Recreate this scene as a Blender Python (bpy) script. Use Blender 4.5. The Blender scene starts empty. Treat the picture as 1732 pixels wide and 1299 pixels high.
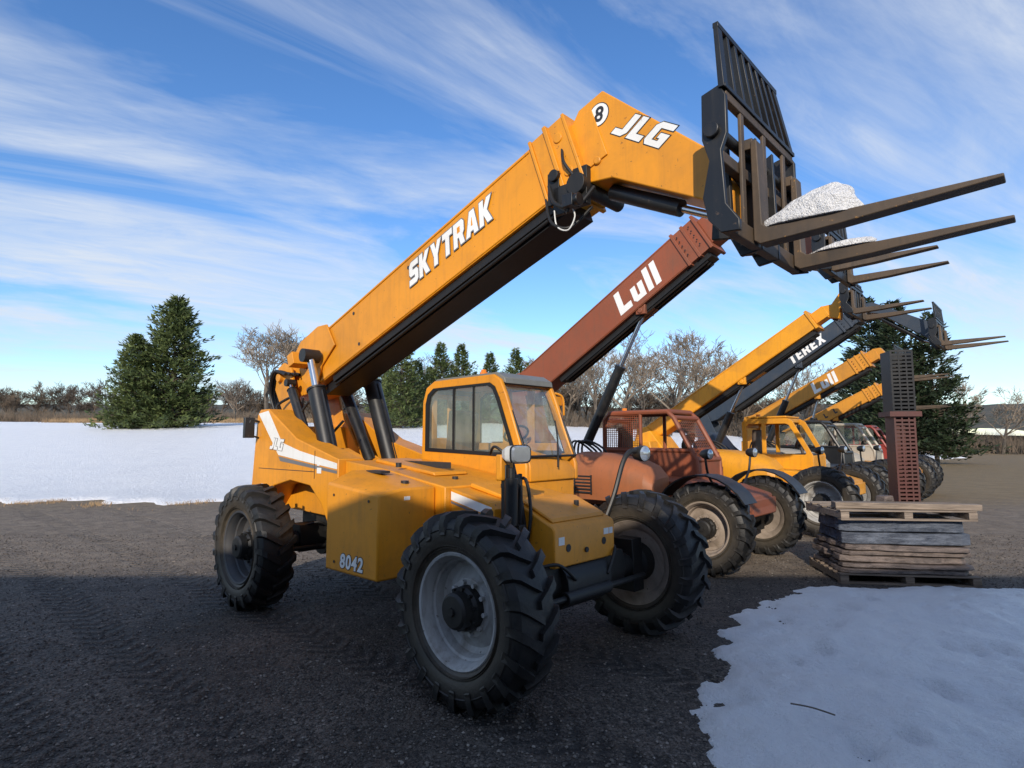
import bpy, bmesh, math, random
import numpy as np
from mathutils import Vector, Matrix, noise
random.seed(7); np.random.seed(7)
rad=math.radians
scene=bpy.context.scene
COL=scene.collection
scene.view_settings.view_transform='Standard'
scene.view_settings.look='None'
scene.view_settings.exposure=0

# ---------------------------------------------------------------- materials
def new_mat(name):
    m=bpy.data.materials.new(name); m.use_nodes=True
    nt=m.node_tree; nt.nodes.clear()
    out=nt.nodes.new('ShaderNodeOutputMaterial')
    b=nt.nodes.new('ShaderNodeBsdfPrincipled')
    nt.links.new(b.outputs[0],out.inputs[0])
    return m,nt,b,out
def N(nt,t,**k):
    n=nt.nodes.new(t)
    for a,v in k.items():
        try: setattr(n,a,v)
        except Exception: pass
    return n
def noise_tex(nt,coord,scale,detail=4,rough=.6,dist=0):
    n=nt.nodes.new('ShaderNodeTexNoise'); n.inputs['Scale'].default_value=scale
    n.inputs['Detail'].default_value=detail; n.inputs['Roughness'].default_value=rough
    n.inputs['Distortion'].default_value=dist
    nt.links.new(coord,n.inputs['Vector']); return n
def ramp(nt,src,stops):
    r=nt.nodes.new('ShaderNodeValToRGB'); e=r.color_ramp.elements
    e[0].position=stops[0][0]; e[0].color=stops[0][1]
    e[1].position=stops[-1][0]; e[1].color=stops[-1][1]
    for p,c in stops[1:-1]:
        x=e.new(p); x.color=c
    nt.links.new(src,r.inputs[0]); return r
def g(v): return (v,v,v,1)
def mixc(nt,fac,a,b,mode='MIX'):
    m=nt.nodes.new('ShaderNodeMix'); m.data_type='RGBA'; m.blend_type=mode
    for s,v in ((0,fac),(6,a),(7,b)):
        if isinstance(v,(int,float)): m.inputs[s].default_value=v
        elif isinstance(v,tuple): m.inputs[s].default_value=v
        else: nt.links.new(v,m.inputs[s])
    return m.outputs[2]
def mathn(nt,op,a,b=0.0,clamp=False):
    m=nt.nodes.new('ShaderNodeMath'); m.operation=op; m.use_clamp=clamp
    for i,v in ((0,a),(1,b)):
        if isinstance(v,(int,float)): m.inputs[i].default_value=v
        else: nt.links.new(v,m.inputs[i])
    return m.outputs[0]
def maprange(nt,src,a,b_,c=0,d=1):
    n=N(nt,'ShaderNodeMapRange'); n.inputs[1].default_value=a; n.inputs[2].default_value=b_; n.inputs[3].default_value=c; n.inputs[4].default_value=d
    nt.links.new(src,n.inputs[0]); return n.outputs[0]
def bump(nt,b,h,strength=.3,dist=.01):
    n=nt.nodes.new('ShaderNodeBump'); n.inputs['Strength'].default_value=strength
    n.inputs['Distance'].default_value=dist
    nt.links.new(h,n.inputs['Height']); nt.links.new(n.outputs[0],b.inputs['Normal'])

def paint(name,col,dirt=(.10,.075,.05),amount=.45,rough=.42,chip=(.05,.03,.02),metal=0.0,low=True):
    m,nt,b,out=new_mat(name)
    tc=N(nt,'ShaderNodeTexCoord').outputs['Object']
    n1=noise_tex(nt,tc,2.2,5,.65,.4); n2=noise_tex(nt,tc,26,3,.7); n3=noise_tex(nt,tc,.7,2,.5)
    c=mixc(nt,ramp(nt,n3.outputs[0],[(.3,g(0)),(.7,g(1))]).outputs[0],tuple(x*.84 for x in col)+(1,),tuple(min(1,x*1.08) for x in col)+(1,))
    mp=N(nt,'ShaderNodeMapping'); mp.inputs['Scale'].default_value=(9,9,.7); nt.links.new(tc,mp.inputs[0])
    n4=noise_tex(nt,mp.outputs[0],2.0,3,.6)
    s4=ramp(nt,n4.outputs[0],[(.50,g(0)),(.78,g(1))]).outputs[0]
    c=mixc(nt,mathn(nt,'MULTIPLY',s4,amount*.65),c,dirt+(1,))
    d=ramp(nt,n1.outputs[0],[(.46,g(0)),(.78,g(1))]).outputs[0]
    d=mathn(nt,'MULTIPLY',d,amount)
    if low:
        sp=N(nt,'ShaderNodeSeparateXYZ'); nt.links.new(tc,sp.inputs[0])
        lo=maprange(nt,sp.outputs[2],1.1,.5)
        lo2=mathn(nt,'MULTIPLY',lo,mathn(nt,'MULTIPLY',n2.outputs[0],amount*.9))
        d=mathn(nt,'ADD',d,lo2,True)
    c=mixc(nt,d,c,dirt+(1,))
    ch=ramp(nt,n2.outputs[0],[(.67,g(0)),(.71,g(1))]).outputs[0]
    c=mixc(nt,mathn(nt,'MULTIPLY',ch,.8*min(1,amount*1.8)),c,chip+(1,))
    nt.links.new(c,b.inputs['Base Color'])
    r=mathn(nt,'ADD',mathn(nt,'MULTIPLY',n1.outputs[0],.3),rough-.1)
    nt.links.new(r,b.inputs['Roughness'])
    b.inputs['Metallic'].default_value=metal
    bump(nt,b,mathn(nt,'ADD',n2.outputs[0],mathn(nt,'MULTIPLY',n1.outputs[0],3)),.08,.004)
    return m
YD=(.26,.12,.03)
M_yel=paint('yellow_paint',(.74,.29,.012),dirt=YD,amount=.42)
M_yel2=paint('weathered_yellow_paint',(.60,.25,.02),dirt=YD,amount=.6)
M_yel3=paint('bright_yellow_paint',(.76,.32,.012),dirt=YD,amount=.42)
M_org=paint('rust_orange_paint',(.27,.072,.030),dirt=(.12,.07,.045),amount=.5,rough=.5)
M_org2=paint('faded_orange_paint',(.38,.125,.045),dirt=(.15,.085,.05),amount=.5,rough=.5)
M_blue=paint('slate_blue_paint',(.028,.042,.064),dirt=(.09,.08,.07),amount=.35,rough=.45)
M_white=paint('white_paint',(.72,.72,.69),dirt=(.25,.22,.18),amount=.45,low=False)
M_white2=paint('dirty_white_paint',(.42,.38,.31),dirt=(.2,.17,.13),amount=.6)
M_redp=paint('faded_red_paint',(.28,.04,.028),dirt=(.1,.05,.04),amount=.5)
M_black=paint('black_paint',(.008,.009,.011),dirt=(.055,.047,.036),amount=.35,rough=.38,chip=(.12,.08,.05),low=False)
M_worn=paint('worn_brown_steel',(.10,.068,.042),dirt=(.03,.027,.025),amount=.9,rough=.55,chip=(.3,.16,.05),low=False)
M_dark=paint('greasy_steel',(.008,.008,.008),dirt=(.028,.023,.018),amount=.7,rough=.5,low=False)
M_rubber_h=paint('black_hose_rubber',(.009,.009,.010),dirt=(.03,.027,.023),amount=.3,rough=.5,low=False)
M_rim=paint('grey_rim_paint',(.42,.42,.41),dirt=(.14,.115,.09),amount=1.0,rough=.55,low=False)
M_rimd=paint('dark_rim_paint',(.045,.05,.06),dirt=(.09,.075,.06),amount=.7,rough=.55,low=False)
M_rimw=paint('cream_rim_paint',(.32,.26,.21),dirt=(.13,.10,.07),amount=.85,rough=.6,low=False)
M_grey=paint('grey_roof_paint',(.20,.20,.18),dirt=(.1,.09,.08),amount=.5,low=False)
M_shed=paint('shed_cladding',(.55,.54,.52),dirt=(.25,.22,.19),amount=.4,low=False)
M_decal=paint('white_decal',(.82,.82,.80),dirt=(.5,.44,.35),amount=.25,low=False)
M_decalg=paint('grey_decal',(.16,.16,.17),dirt=(.2,.18,.15),amount=.3,low=False)
M_decalk=paint('black_decal',(.02,.02,.022),dirt=(.1,.09,.08),amount=.2,low=False)
M_brick=paint('brick_red_paint',(.10,.034,.028),dirt=(.04,.03,.025),amount=.6,low=False)
M_seat=paint('seat_vinyl',(.07,.05,.038),amount=.3,rough=.6,low=False)
M_trim=paint('tan_interior_trim',(.75,.36,.10),dirt=(.3,.15,.05),amount=.4,rough=.7,low=False)

def simple(name,col,rough=.5,metal=0):
    m,nt,b,o=new_mat(name)
    tc=N(nt,'ShaderNodeTexCoord').outputs['Object']
    n=noise_tex(nt,tc,15,3)
    nt.links.new(mixc(nt,n.outputs[0],tuple(x*.8 for x in col)+(1,),tuple(min(1,x*1.15) for x in col)+(1,)),b.inputs['Base Color'])
    b.inputs['Roughness'].default_value=rough; b.inputs['Metallic'].default_value=metal
    return m
M_chrome=simple('chrome_rod',(.55,.57,.60),.22,1)
M_amber=simple('amber_lens',(.8,.22,.02),.2)
M_lens=simple('lamp_lens',(.55,.58,.6),.12,.7)
def glass(name,tint=(.93,.965,.955),base=.04,dirt=.09):
    m=bpy.data.materials.new(name); m.use_nodes=True; nt=m.node_tree; nt.nodes.clear()
    out=nt.nodes.new('ShaderNodeOutputMaterial')
    t=N(nt,'ShaderNodeBsdfTransparent'); t.inputs[0].default_value=tint+(1,)
    gl=N(nt,'ShaderNodeBsdfGlossy'); gl.inputs['Roughness'].default_value=.03
    gl.inputs[0].default_value=(.9,.95,1,1)
    df=N(nt,'ShaderNodeBsdfDiffuse'); df.inputs[0].default_value=(.48,.52,.46,1)
    lw=N(nt,'ShaderNodeLayerWeight')
    f=mathn(nt,'ADD',mathn(nt,'MULTIPLY',mathn(nt,'POWER',lw.outputs['Facing'],4.0),.8),base,True)
    mx=N(nt,'ShaderNodeMixShader'); nt.links.new(f,mx.inputs[0]); nt.links.new(t.outputs[0],mx.inputs[1]); nt.links.new(gl.outputs[0],mx.inputs[2])
    tc=N(nt,'ShaderNodeTexCoord').outputs['Object']
    n=noise_tex(nt,tc,3,5,.7,.5)
    d=mathn(nt,'MULTIPLY',ramp(nt,n.outputs[0],[(.35,g(.25)),(.8,g(1))]).outputs[0],dirt)
    mx2=N(nt,'ShaderNodeMixShader'); nt.links.new(d,mx2.inputs[0]); nt.links.new(mx.outputs[0],mx2.inputs[1]); nt.links.new(df.outputs[0],mx2.inputs[2])
    nt.links.new(mx2.outputs[0],out.inputs[0]); return m
M_glass=glass('windscreen_glass',base=.14,dirt=.36)
M_glass2=glass('tinted_side_glass',tint=(.84,.90,.84),base=.10,dirt=.30)

def tyre_mat():
    m,nt,b,o=new_mat('tyre_rubber')
    tc=N(nt,'ShaderNodeTexCoord').outputs['Object']
    n=noise_tex(nt,tc,5,6,.7,.3); n2=noise_tex(nt,tc,40,3,.7)
    d=ramp(nt,n.outputs[0],[(.42,g(0)),(.78,g(1))]).outputs[0]
    c=mixc(nt,d,(.007,.0073,.008,1),(.026,.023,.020,1))
    sp=N(nt,'ShaderNodeSeparateXYZ'); nt.links.new(tc,sp.inputs[0])
    x2=mathn(nt,'POWER',sp.outputs[0],2); z2=mathn(nt,'POWER',sp.outputs[2],2)
    r=mathn(nt,'SQRT',mathn(nt,'ADD',x2,z2))
    mr=maprange(nt,r,.56,.39)
    f=mathn(nt,'MULTIPLY',mr,mathn(nt,'MULTIPLY',n.outputs[0],1.2))
    c=mixc(nt,f,c,(.105,.085,.06,1))
    nt.links.new(c,b.inputs['Base Color']); b.inputs['Roughness'].default_value=.52
    bump(nt,b,n2.outputs[0],.4,.007); return m
M_tyre=tyre_mat()

def wood_mat(name,c1,c2):
    m,nt,b,o=new_mat(name)
    tc=N(nt,'ShaderNodeTexCoord').outputs['Object']
    mp=N(nt,'ShaderNodeMapping'); mp.inputs['Scale'].default_value=(1.5,20,20); nt.links.new(tc,mp.inputs[0])
    n=noise_tex(nt,mp.outputs[0],2,5,.65,.6)
    nt.links.new(mixc(nt,ramp(nt,n.outputs[0],[(.3,g(0)),(.7,g(1))]).outputs[0],c1+(1,),c2+(1,)),b.inputs['Base Color'])
    b.inputs['Roughness'].default_value=.8; bump(nt,b,n.outputs[0],.3,.006); return m
M_wood=wood_mat('weathered_wood',(.08,.06,.045),(.24,.18,.13))
M_wood2=wood_mat('greyed_wood',(.11,.085,.065),(.33,.26,.20))
def stone_mat(name,c1,c2):
    m,nt,b,o=new_mat(name)
    tc=N(nt,'ShaderNodeTexCoord').outputs['Object']
    mp=N(nt,'ShaderNodeMapping'); mp.inputs['Scale'].default_value=(1,1,5); nt.links.new(tc,mp.inputs[0])
    n=noise_tex(nt,mp.outputs[0],4,6,.7,.6); n2=noise_tex(nt,tc,45,4)
    nt.links.new(mixc(nt,ramp(nt,n.outputs[0],[(.35,g(0)),(.68,g(1))]).outputs[0],c1+(1,),c2+(1,)),b.inputs['Base Color'])
    b.inputs['Roughness'].default_value=.6; bump(nt,b,mathn(nt,'ADD',n2.outputs[0],mathn(nt,'MULTIPLY',n.outputs[0],2)),.7,.015); return m
M_slab=stone_mat('blue_grey_stone',(.022,.030,.048),(.13,.15,.19))
M_slab2=stone_mat('brown_grey_stone',(.055,.043,.038),(.22,.17,.145))

def snow_mat():
    m,nt,b,o=new_mat('snow')
    geo=N(nt,'ShaderNodeNewGeometry').outputs['Position']
    n=noise_tex(nt,geo,1.3,5,.65); n2=noise_tex(nt,geo,8,6,.72); n3=noise_tex(nt,geo,90,3,.7)
    c=mixc(nt,ramp(nt,n.outputs[0],[(.35,g(0)),(.7,g(1))]).outputs[0],(.98,.98,.98,1),(.90,.91,.93,1))
    c=mixc(nt,ramp(nt,n3.outputs[0],[(.68,g(0)),(.76,g(.35))]).outputs[0],c,(.35,.33,.31,1))
    nt.links.new(c,b.inputs['Base Color']); b.inputs['Roughness'].default_value=.45
    bump(nt,b,mathn(nt,'ADD',n2.outputs[0],mathn(nt,'MULTIPLY',n3.outputs[0],.15)),1.0,.11); return m
M_snow=snow_mat()

def ground_mat():
    m,nt,b,o=new_mat('gravel_ground')
    pos=N(nt,'ShaderNodeNewGeometry').outputs['Position']
    sp=N(nt,'ShaderNodeSeparateXYZ'); nt.links.new(pos,sp.inputs[0])
    v=N(nt,'ShaderNodeTexVoronoi'); v.inputs['Scale'].default_value=42; nt.links.new(pos,v.inputs['Vector'])
    v2=N(nt,'ShaderNodeTexVoronoi'); v2.inputs['Scale'].default_value=95; nt.links.new(pos,v2.inputs['Vector'])
    sep=N(nt,'ShaderNodeSeparateColor'); nt.links.new(v.outputs['Color'],sep.inputs[0])
    sep2=N(nt,'ShaderNodeSeparateColor'); nt.links.new(v2.outputs['Color'],sep2.inputs[0])
    c=mixc(nt,ramp(nt,sep.outputs[0],[(.0,g(0)),(.6,g(.25)),(1,g(1))]).outputs[0],(.018,.0145,.012,1),(.26,.215,.175,1))
    c2=mixc(nt,ramp(nt,sep2.outputs[1],[(.35,g(0)),(1,g(1))]).outputs[0],(.016,.013,.011,1),(.23,.19,.155,1))
    c=mixc(nt,.5,c,c2)
    n=noise_tex(nt,pos,.55,6,.6,.6); nb=noise_tex(nt,pos,2.4,6,.7,.4)
    c=mixc(nt,mathn(nt,'MULTIPLY',ramp(nt,n.outputs[0],[(.42,g(0)),(.62,g(1))]).outputs[0],.6),c,(.028,.021,.016,1))
    c=mixc(nt,mathn(nt,'MULTIPLY',ramp(nt,nb.outputs[0],[(.48,g(0)),(.68,g(1))]).outputs[0],.5),c,(.13,.095,.07,1))
    lat=mathn(nt,'ADD',mathn(nt,'MULTIPLY',sp.outputs[0],.682),mathn(nt,'MULTIPLY',sp.outputs[1],.731))
    lon=mathn(nt,'ADD',mathn(nt,'MULTIPLY',sp.outputs[0],.731),mathn(nt,'MULTIPLY',sp.outputs[1],-.682))
    latw=mathn(nt,'ADD',lat,mathn(nt,'MULTIPLY',n.outputs[0],.7))
    tr=None
    for c0 in(1.05,1.95,3.25,4.6):
        dd=mathn(nt,'ABSOLUTE',mathn(nt,'SUBTRACT',latw,c0))
        band=maprange(nt,dd,.24,.17)
        chev=mathn(nt,'SINE',mathn(nt,'MULTIPLY',mathn(nt,'ADD',lon,mathn(nt,'MULTIPLY',dd,.9)),34.0))
        t=mathn(nt,'MULTIPLY',band,mathn(nt,'ADD',mathn(nt,'MULTIPLY',chev,.5),.5))
        tr=t if tr is None else mathn(nt,'MAXIMUM',tr,t)
    tr=mathn(nt,'MULTIPLY',tr,ramp(nt,nb.outputs[0],[(.30,g(.2)),(.5,g(1))]).outputs[0])
    c=mixc(nt,mathn(nt,'MULTIPLY',tr,.85),c,(.011,.009,.008,1))
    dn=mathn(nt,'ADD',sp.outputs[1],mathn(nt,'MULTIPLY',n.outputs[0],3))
    sunlit=maprange(nt,dn,9.0,10.4)  # sunlight painted into the colour: gravel turns paler past the foreground
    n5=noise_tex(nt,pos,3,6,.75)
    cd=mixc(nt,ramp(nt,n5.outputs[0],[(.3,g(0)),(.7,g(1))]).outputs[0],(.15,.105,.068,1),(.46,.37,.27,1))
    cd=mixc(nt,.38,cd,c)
    c=mixc(nt,mathn(nt,'MULTIPLY',sunlit,.85),c,cd)
    gn=mathn(nt,'ADD',sp.outputs[1],mathn(nt,'MULTIPLY',n5.outputs[0],6))
    far=maprange(nt,gn,18,22)
    n6=noise_tex(nt,pos,1.2,5,.7)
    cg=mixc(nt,n6.outputs[0],(.12,.085,.04,1),(.32,.23,.12,1))
    c=mixc(nt,far,c,cg)
    nt.links.new(c,b.inputs['Base Color']); b.inputs['Roughness'].default_value=.8
    h=mathn(nt,'SUBTRACT',1.0,v.outputs['Distance'])
    h2=mathn(nt,'ADD',h,mathn(nt,'MULTIPLY',mathn(nt,'SUBTRACT',1.0,v2.outputs['Distance']),.5))
    h2=mathn(nt,'ADD',h2,mathn(nt,'MULTIPLY',nb.outputs[0],7)); h2=mathn(nt,'SUBTRACT',h2,mathn(nt,'MULTIPLY',tr,2.2))
    bump(nt,b,h2,1.0,.018); return m
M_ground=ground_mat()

def leaf_mat(name,c1,c2):
    m,nt,b,o=new_mat(name)
    tc=N(nt,'ShaderNodeTexCoord').outputs['Object']
    n=noise_tex(nt,tc,.9,3,.6)
    nt.links.new(mixc(nt,ramp(nt,n.outputs[0],[(.35,g(0)),(.65,g(1))]).outputs[0],c1+(1,),c2+(1,)),b.inputs['Base Color'])
    b.inputs['Roughness'].default_value=.7; return m
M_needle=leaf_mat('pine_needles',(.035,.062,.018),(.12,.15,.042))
M_needle2=leaf_mat('shaded_pine_needles',(.012,.027,.012),(.034,.055,.02))  # darker copy of the pine needles, shade painted into the colour
M_bark=leaf_mat('bark',(.05,.04,.03),(.12,.095,.07))
M_twig=leaf_mat('bare_twigs',(.12,.095,.072),(.24,.19,.14))
M_twigd=leaf_mat('distant_twigs',(.045,.038,.030),(.14,.10,.068))

# ---------------------------------------------------------------- mesh builder
class MB:
    def __init__(s,T=None): s.v=[]; s.f=[]; s.mi=[]; s.cur=0; s.T=T; s.parts=[]
    def add(s,vs,fs):
        o=len(s.v); s.parts.append((o,len(vs),len(s.f),len(fs)))
        for p in vs:
            p=Vector(p)
            if s.T: p=s.T@p
            s.v.append(tuple(p))
        for f in fs: s.f.append(tuple(o+i for i in f)); s.mi.append(s.cur)
        return s
    def m(s,i): s.cur=i; return s
    def box(s,x0,x1,y0,y1,z0,z1):
        vs=[(x,y,z) for x in (x0,x1) for y in (y0,y1) for z in (z0,z1)]
        return s.add(vs,[(0,1,3,2),(4,6,7,5),(0,4,5,1),(2,3,7,6),(0,2,6,4),(1,5,7,3)])
    def prism(s,poly,y0,y1):
        n=len(poly)
        vs=[(p[0],y0,p[1]) for p in poly]+[(p[0],y1,p[1]) for p in poly]
        fs=[tuple(range(n-1,-1,-1)),tuple(range(n,2*n))]+[(i,(i+1)%n,n+(i+1)%n,n+i) for i in range(n)]
        return s.add(vs,fs)
    def loft(s,A,B):
        n=len(A)
        return s.add(list(A)+list(B),[tuple(range(n-1,-1,-1)),tuple(range(n,2*n))]+[(i,(i+1)%n,n+(i+1)%n,n+i) for i in range(n)])
    def ring(s,outer,inner,y0,y1):
        n=len(outer)
        vs=[(p[0],y0,p[1]) for p in outer]+[(p[0],y0,p[1]) for p in inner]+[(p[0],y1,p[1]) for p in outer]+[(p[0],y1,p[1]) for p in inner]
        fs=[]
        for i in range(n):
            j=(i+1)%n
            fs+= [(i,j,n+j,n+i),(2*n+j,2*n+i,3*n+i,3*n+j),(i,2*n+i,2*n+j,j),(n+i,n+j,3*n+j,3*n+i)]
        return s.add(vs,fs)
    def cyl(s,p0,p1,r0,r1=None,n=16):
        if r1 is None: r1=r0
        p0=Vector(p0);p1=Vector(p1);d=(p1-p0).normalized()
        a=Vector((0,0,1)) if abs(d.z)<.9 else Vector((1,0,0))
        u=d.cross(a).normalized(); w=d.cross(u)
        vs=[]
        for p,r in((p0,r0),(p1,r1)):
            for i in range(n):
                t=2*math.pi*i/n
                vs.append(p+u*math.cos(t)*r+w*math.sin(t)*r)
        fs=[(i,(i+1)%n,n+(i+1)%n,n+i) for i in range(n)]+[tuple(range(n-1,-1,-1)),tuple(range(n,2*n))]
        return s.add(vs,fs)
    def tube(s,path,r,n=8,smooth=True):
        P=[Vector(p) for p in path]
        if smooth and len(P)>2:
            Q=[]
            for i in range(len(P)-1):
                a=P[max(i-1,0)];b=P[i];c=P[i+1];d=P[min(i+2,len(P)-1)]
                for k in range(6):
                    t=k/6
                    Q.append(.5*((2*b)+(-a+c)*t+(2*a-5*b+4*c-d)*t*t+(-a+3*b-3*c+d)*t**3))
            Q.append(P[-1]); P=Q
        vs=[];up=None
        for i,p in enumerate(P):
            d=(P[min(i+1,len(P)-1)]-P[max(i-1,0)]).normalized()
            if up is None: up=d.orthogonal().normalized()
            up=(up-d*up.dot(d)).normalized(); w=d.cross(up)
            for k in range(n):
                t=2*math.pi*k/n; vs.append(p+up*math.cos(t)*r+w*math.sin(t)*r)
        fs=[]
        for i in range(len(P)-1):
            for k in range(n):
                a=i*n+k;b=i*n+(k+1)%n
                fs.append((a,b,b+n,a+n))
        fs+=[tuple(range(n-1,-1,-1)),tuple(range((len(P)-1)*n,len(P)*n))]
        return s.add(vs,fs)
    def rev(s,prof,c=(0,0,0),n=48,sc=(1,1)):
        vs=[];m=len(prof)
        for i in range(n):
            t=2*math.pi*i/n
            for y,r in prof: vs.append((c[0]+r*math.cos(t)*sc[0],c[1]+y,c[2]+r*math.sin(t)*sc[1]))
        fs=[]
        for i in range(n):
            j=(i+1)%n
            for k in range(m-1):
                fs.append((i*m+k,i*m+k+1,j*m+k+1,j*m+k))
        return s.add(vs,fs)
    def mesh(s,name,mats,angle=35,smooth=True):
        me=bpy.data.meshes.new(name); me.from_pydata(s.v,[],s.f)
        for m in mats: me.materials.append(m)
        for p,i in zip(me.polygons,s.mi): p.material_index=i
        bm=bmesh.new(); bm.from_mesh(me); bmesh.ops.recalc_face_normals(bm,faces=bm.faces); bm.to_mesh(me); bm.free()
        if smooth:
            me.polygons.foreach_set('use_smooth',[True]*len(me.polygons))
            try: me.set_sharp_from_angle(angle=rad(angle))
            except Exception: pass
        me.update(); return me
    def obj(s,name,mats,parent=None,bevel=0,**k):
        if not isinstance(mats,(list,tuple)): mats=[mats]
        return put(name,s.mesh(name,mats,**k),parent,bevel)
    def objs(s,name,mats,parent=None,bevel=0,**k):
        if not isinstance(mats,(list,tuple)): mats=[mats]
        r=[]
        for (vo,vn,fo,fn) in s.parts:
            q=MB(); q.v=s.v[vo:vo+vn]; q.f=[tuple(i-vo for i in f) for f in s.f[fo:fo+fn]]; q.mi=[0]*fn
            r.append(put(name,q.mesh(name,[mats[s.mi[fo]]],**k),parent,bevel))
        return r
def put(name,me,parent=None,bevel=0,loc=None,rot=None):
    o=bpy.data.objects.new(name,me); COL.objects.link(o)
    if parent: o.parent=parent
    if loc is not None: o.location=loc
    if rot is not None: o.rotation_euler=rot
    if bevel:
        b=o.modifiers.new('bevel','BEVEL'); b.width=bevel; b.segments=2; b.limit_method='ANGLE'; b.angle_limit=rad(40)
    return o
def empty(name,loc,rz=0,parent=None):
    e=bpy.data.objects.new(name,None); COL.objects.link(e); e.location=loc; e.rotation_euler=(0,0,rz); e.empty_display_size=.3
    if parent: e.parent=parent
    return e
def lettering(name,txt,size,mats,loc,ang,parent,shear=0,offset=0,ext=.0008,align='LEFT',outline=0,outmat=None,sx=1,spacing=1):
    def mk(off,e,dy,mat,nm):
        cu=bpy.data.curves.new(nm,'FONT'); cu.body=txt; cu.size=size; cu.shear=shear; cu.offset=off; cu.extrude=e
        cu.align_x=align; cu.space_character=spacing; cu.resolution_u=8
        ob=bpy.data.objects.new(nm,cu); COL.objects.link(ob)
        bpy.context.view_layer.update()
        me=bpy.data.meshes.new_from_object(ob.evaluated_get(bpy.context.evaluated_depsgraph_get()))
        bpy.data.objects.remove(ob)
        T=Matrix.Translation(Vector(loc)+Vector((0,dy,0)))@Matrix.Rotation(-ang,4,'Y')@Matrix.Rotation(rad(90),4,'X')@Matrix.Diagonal((sx,1,1,1))
        me.transform(T); me.materials.clear(); me.materials.append(mat)
        return put(nm,me,parent)
    o=mk(offset,ext,0,mats,name)
    if outline: mk(offset+outline,ext,.002,outmat,name+'_outline')
    return o
BLK={'J':[[(.34,1),(.62,1),(.62,.20),(.46,0),(.0,0),(.0,.27),(.34,.27)]],
     'L':[[(.0,1),(.28,1),(.28,.27),(.66,.27),(.66,0),(.0,0)]],
     'G':[[(.0,.18),(.0,.82),(.15,1),(.80,1),(.80,.76),(.28,.76),(.28,.24),(.54,.24),(.54,.36),(.42,.36),(.42,.58),(.82,.58),(.82,.0),(.14,.0)]],
     'S':[[(.0,.0),(.0,.25),(.46,.25),(.46,.37),(.12,.37),(.0,.50),(.0,.86),(.14,1),(.72,1),(.72,.75),(.27,.75),(.27,.62),(.60,.62),(.73,.49),(.73,.13),(.59,.0)]],
     'K':[[(.0,.0),(.0,1),(.27,1),(.27,.62),(.50,1),(.80,1),(.50,.52),(.82,.0),(.51,.0),(.27,.40),(.27,.0)]],
     'Y':[[(.25,.0),(.25,.40),(.0,1),(.28,1),(.40,.66),(.54,1),(.82,1),(.53,.40),(.53,.0)]],
     'T':[[(.22,.0),(.22,.75),(.0,.75),(.0,1),(.72,1),(.72,.75),(.50,.75),(.50,.0)]],
     'R':[[(.0,.0),(.0,1),(.60,1),(.74,.87),(.74,.50),(.64,.38),(.78,.0),(.49,.0),(.38,.34),(.27,.34),(.27,.0)],'hole',[(.27,.54),(.47,.54),(.47,.78),(.27,.78)]],
     'A':[[(.0,.0),(.27,1),(.58,1),(.84,.0),(.56,.0),(.52,.18),(.32,.18),(.28,.0)],'hole',[(.36,.38),(.48,.38),(.43,.72),(.41,.72)]],
     'E':[[(.0,.0),(.0,1),(.62,1),(.62,.78),(.26,.78),(.26,.61),(.56,.61),(.56,.40),(.26,.40),(.26,.22),(.63,.22),(.63,.0)]],
     'X':[[(.0,.0),(.27,.51),(.02,1),(.30,1),(.42,.73),(.54,1),(.82,1),(.57,.51),(.84,.0),(.55,.0),(.42,.29),(.29,.0)]],
     'U':[[(.0,1),(.0,.15),(.14,.0),(.54,.0),(.68,.15),(.68,1),(.42,1),(.42,.24),(.26,.24),(.26,1)]],
     'l':[[(.0,.0),(.0,1.0),(.26,1.0),(.26,.0)]],
     'u':[[(.0,.68),(.0,.12),(.13,.0),(.62,.0),(.62,.68),(.37,.68),(.37,.22),(.25,.22),(.25,.68)]]}
def block_mark(name,txt,h,loc,ang,parent,shear,mat,outmat=None,o=.05,gap=.10,wid=1.0,holemat=None,split=False):
    layers=[(name,0,0,mat)]
    if outmat: layers.append((name+'_outline',.0022,o,outmat))
    hb=MB(Matrix.Translation(Vector(loc)+Vector((0,-.0012,0)))@Matrix.Rotation(-ang,4,'Y'))
    for layer,dy,gr,mt in layers:
        b=MB(Matrix.Translation(Vector(loc)+Vector((0,dy,0)))@Matrix.Rotation(-ang,4,'Y'))
        x=0
        for ch in txt:
            hole=False
            for poly in BLK[ch]:
                if poly=='hole': hole=True; continue
                P=[Vector((p[0],p[1])) for p in poly]; n=len(P)
                area=sum(P[i].x*P[(i+1)%n].y-P[(i+1)%n].x*P[i].y for i in range(n)); sg=1 if area>0 else -1
                Q=[]
                for i in range(n):
                    a=(P[i]-P[i-1]).normalized(); c=(P[(i+1)%n]-P[i]).normalized()
                    na=Vector((a.y,-a.x))*sg; nc=Vector((c.y,-c.x))*sg
                    m_=(na+nc); m_=m_/max(.5,(m_.length_squared/2))
                    Q.append(P[i]+m_*(0 if hole else gr))
                pts=[((x+q.x*wid+shear*q.y)*h,q.y*h) for q in Q]
                if hole:
                    if gr==0: hb.prism(pts,-.0008,.0008)
                else: b.prism(pts,-.0008,.0008)
            x+=(max(p[0] for p in BLK[ch][0])*wid+gap)
        (b.objs if split else b.obj)(layer,[mt],parent,smooth=False)
    if hb.v: hb.objs(name+'_counter',[holemat or M_yel],parent,smooth=False)

# ---------------------------------------------------------------- machine frame
MX,MY=-.63,6.10; ROT=rad(-43)
fx,fy=math.cos(ROT),math.sin(ROT)
def W(lx,ly,z=0): return Vector((MX+lx*fx-ly*fy, MY+lx*fy+ly*fx, z))

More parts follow.
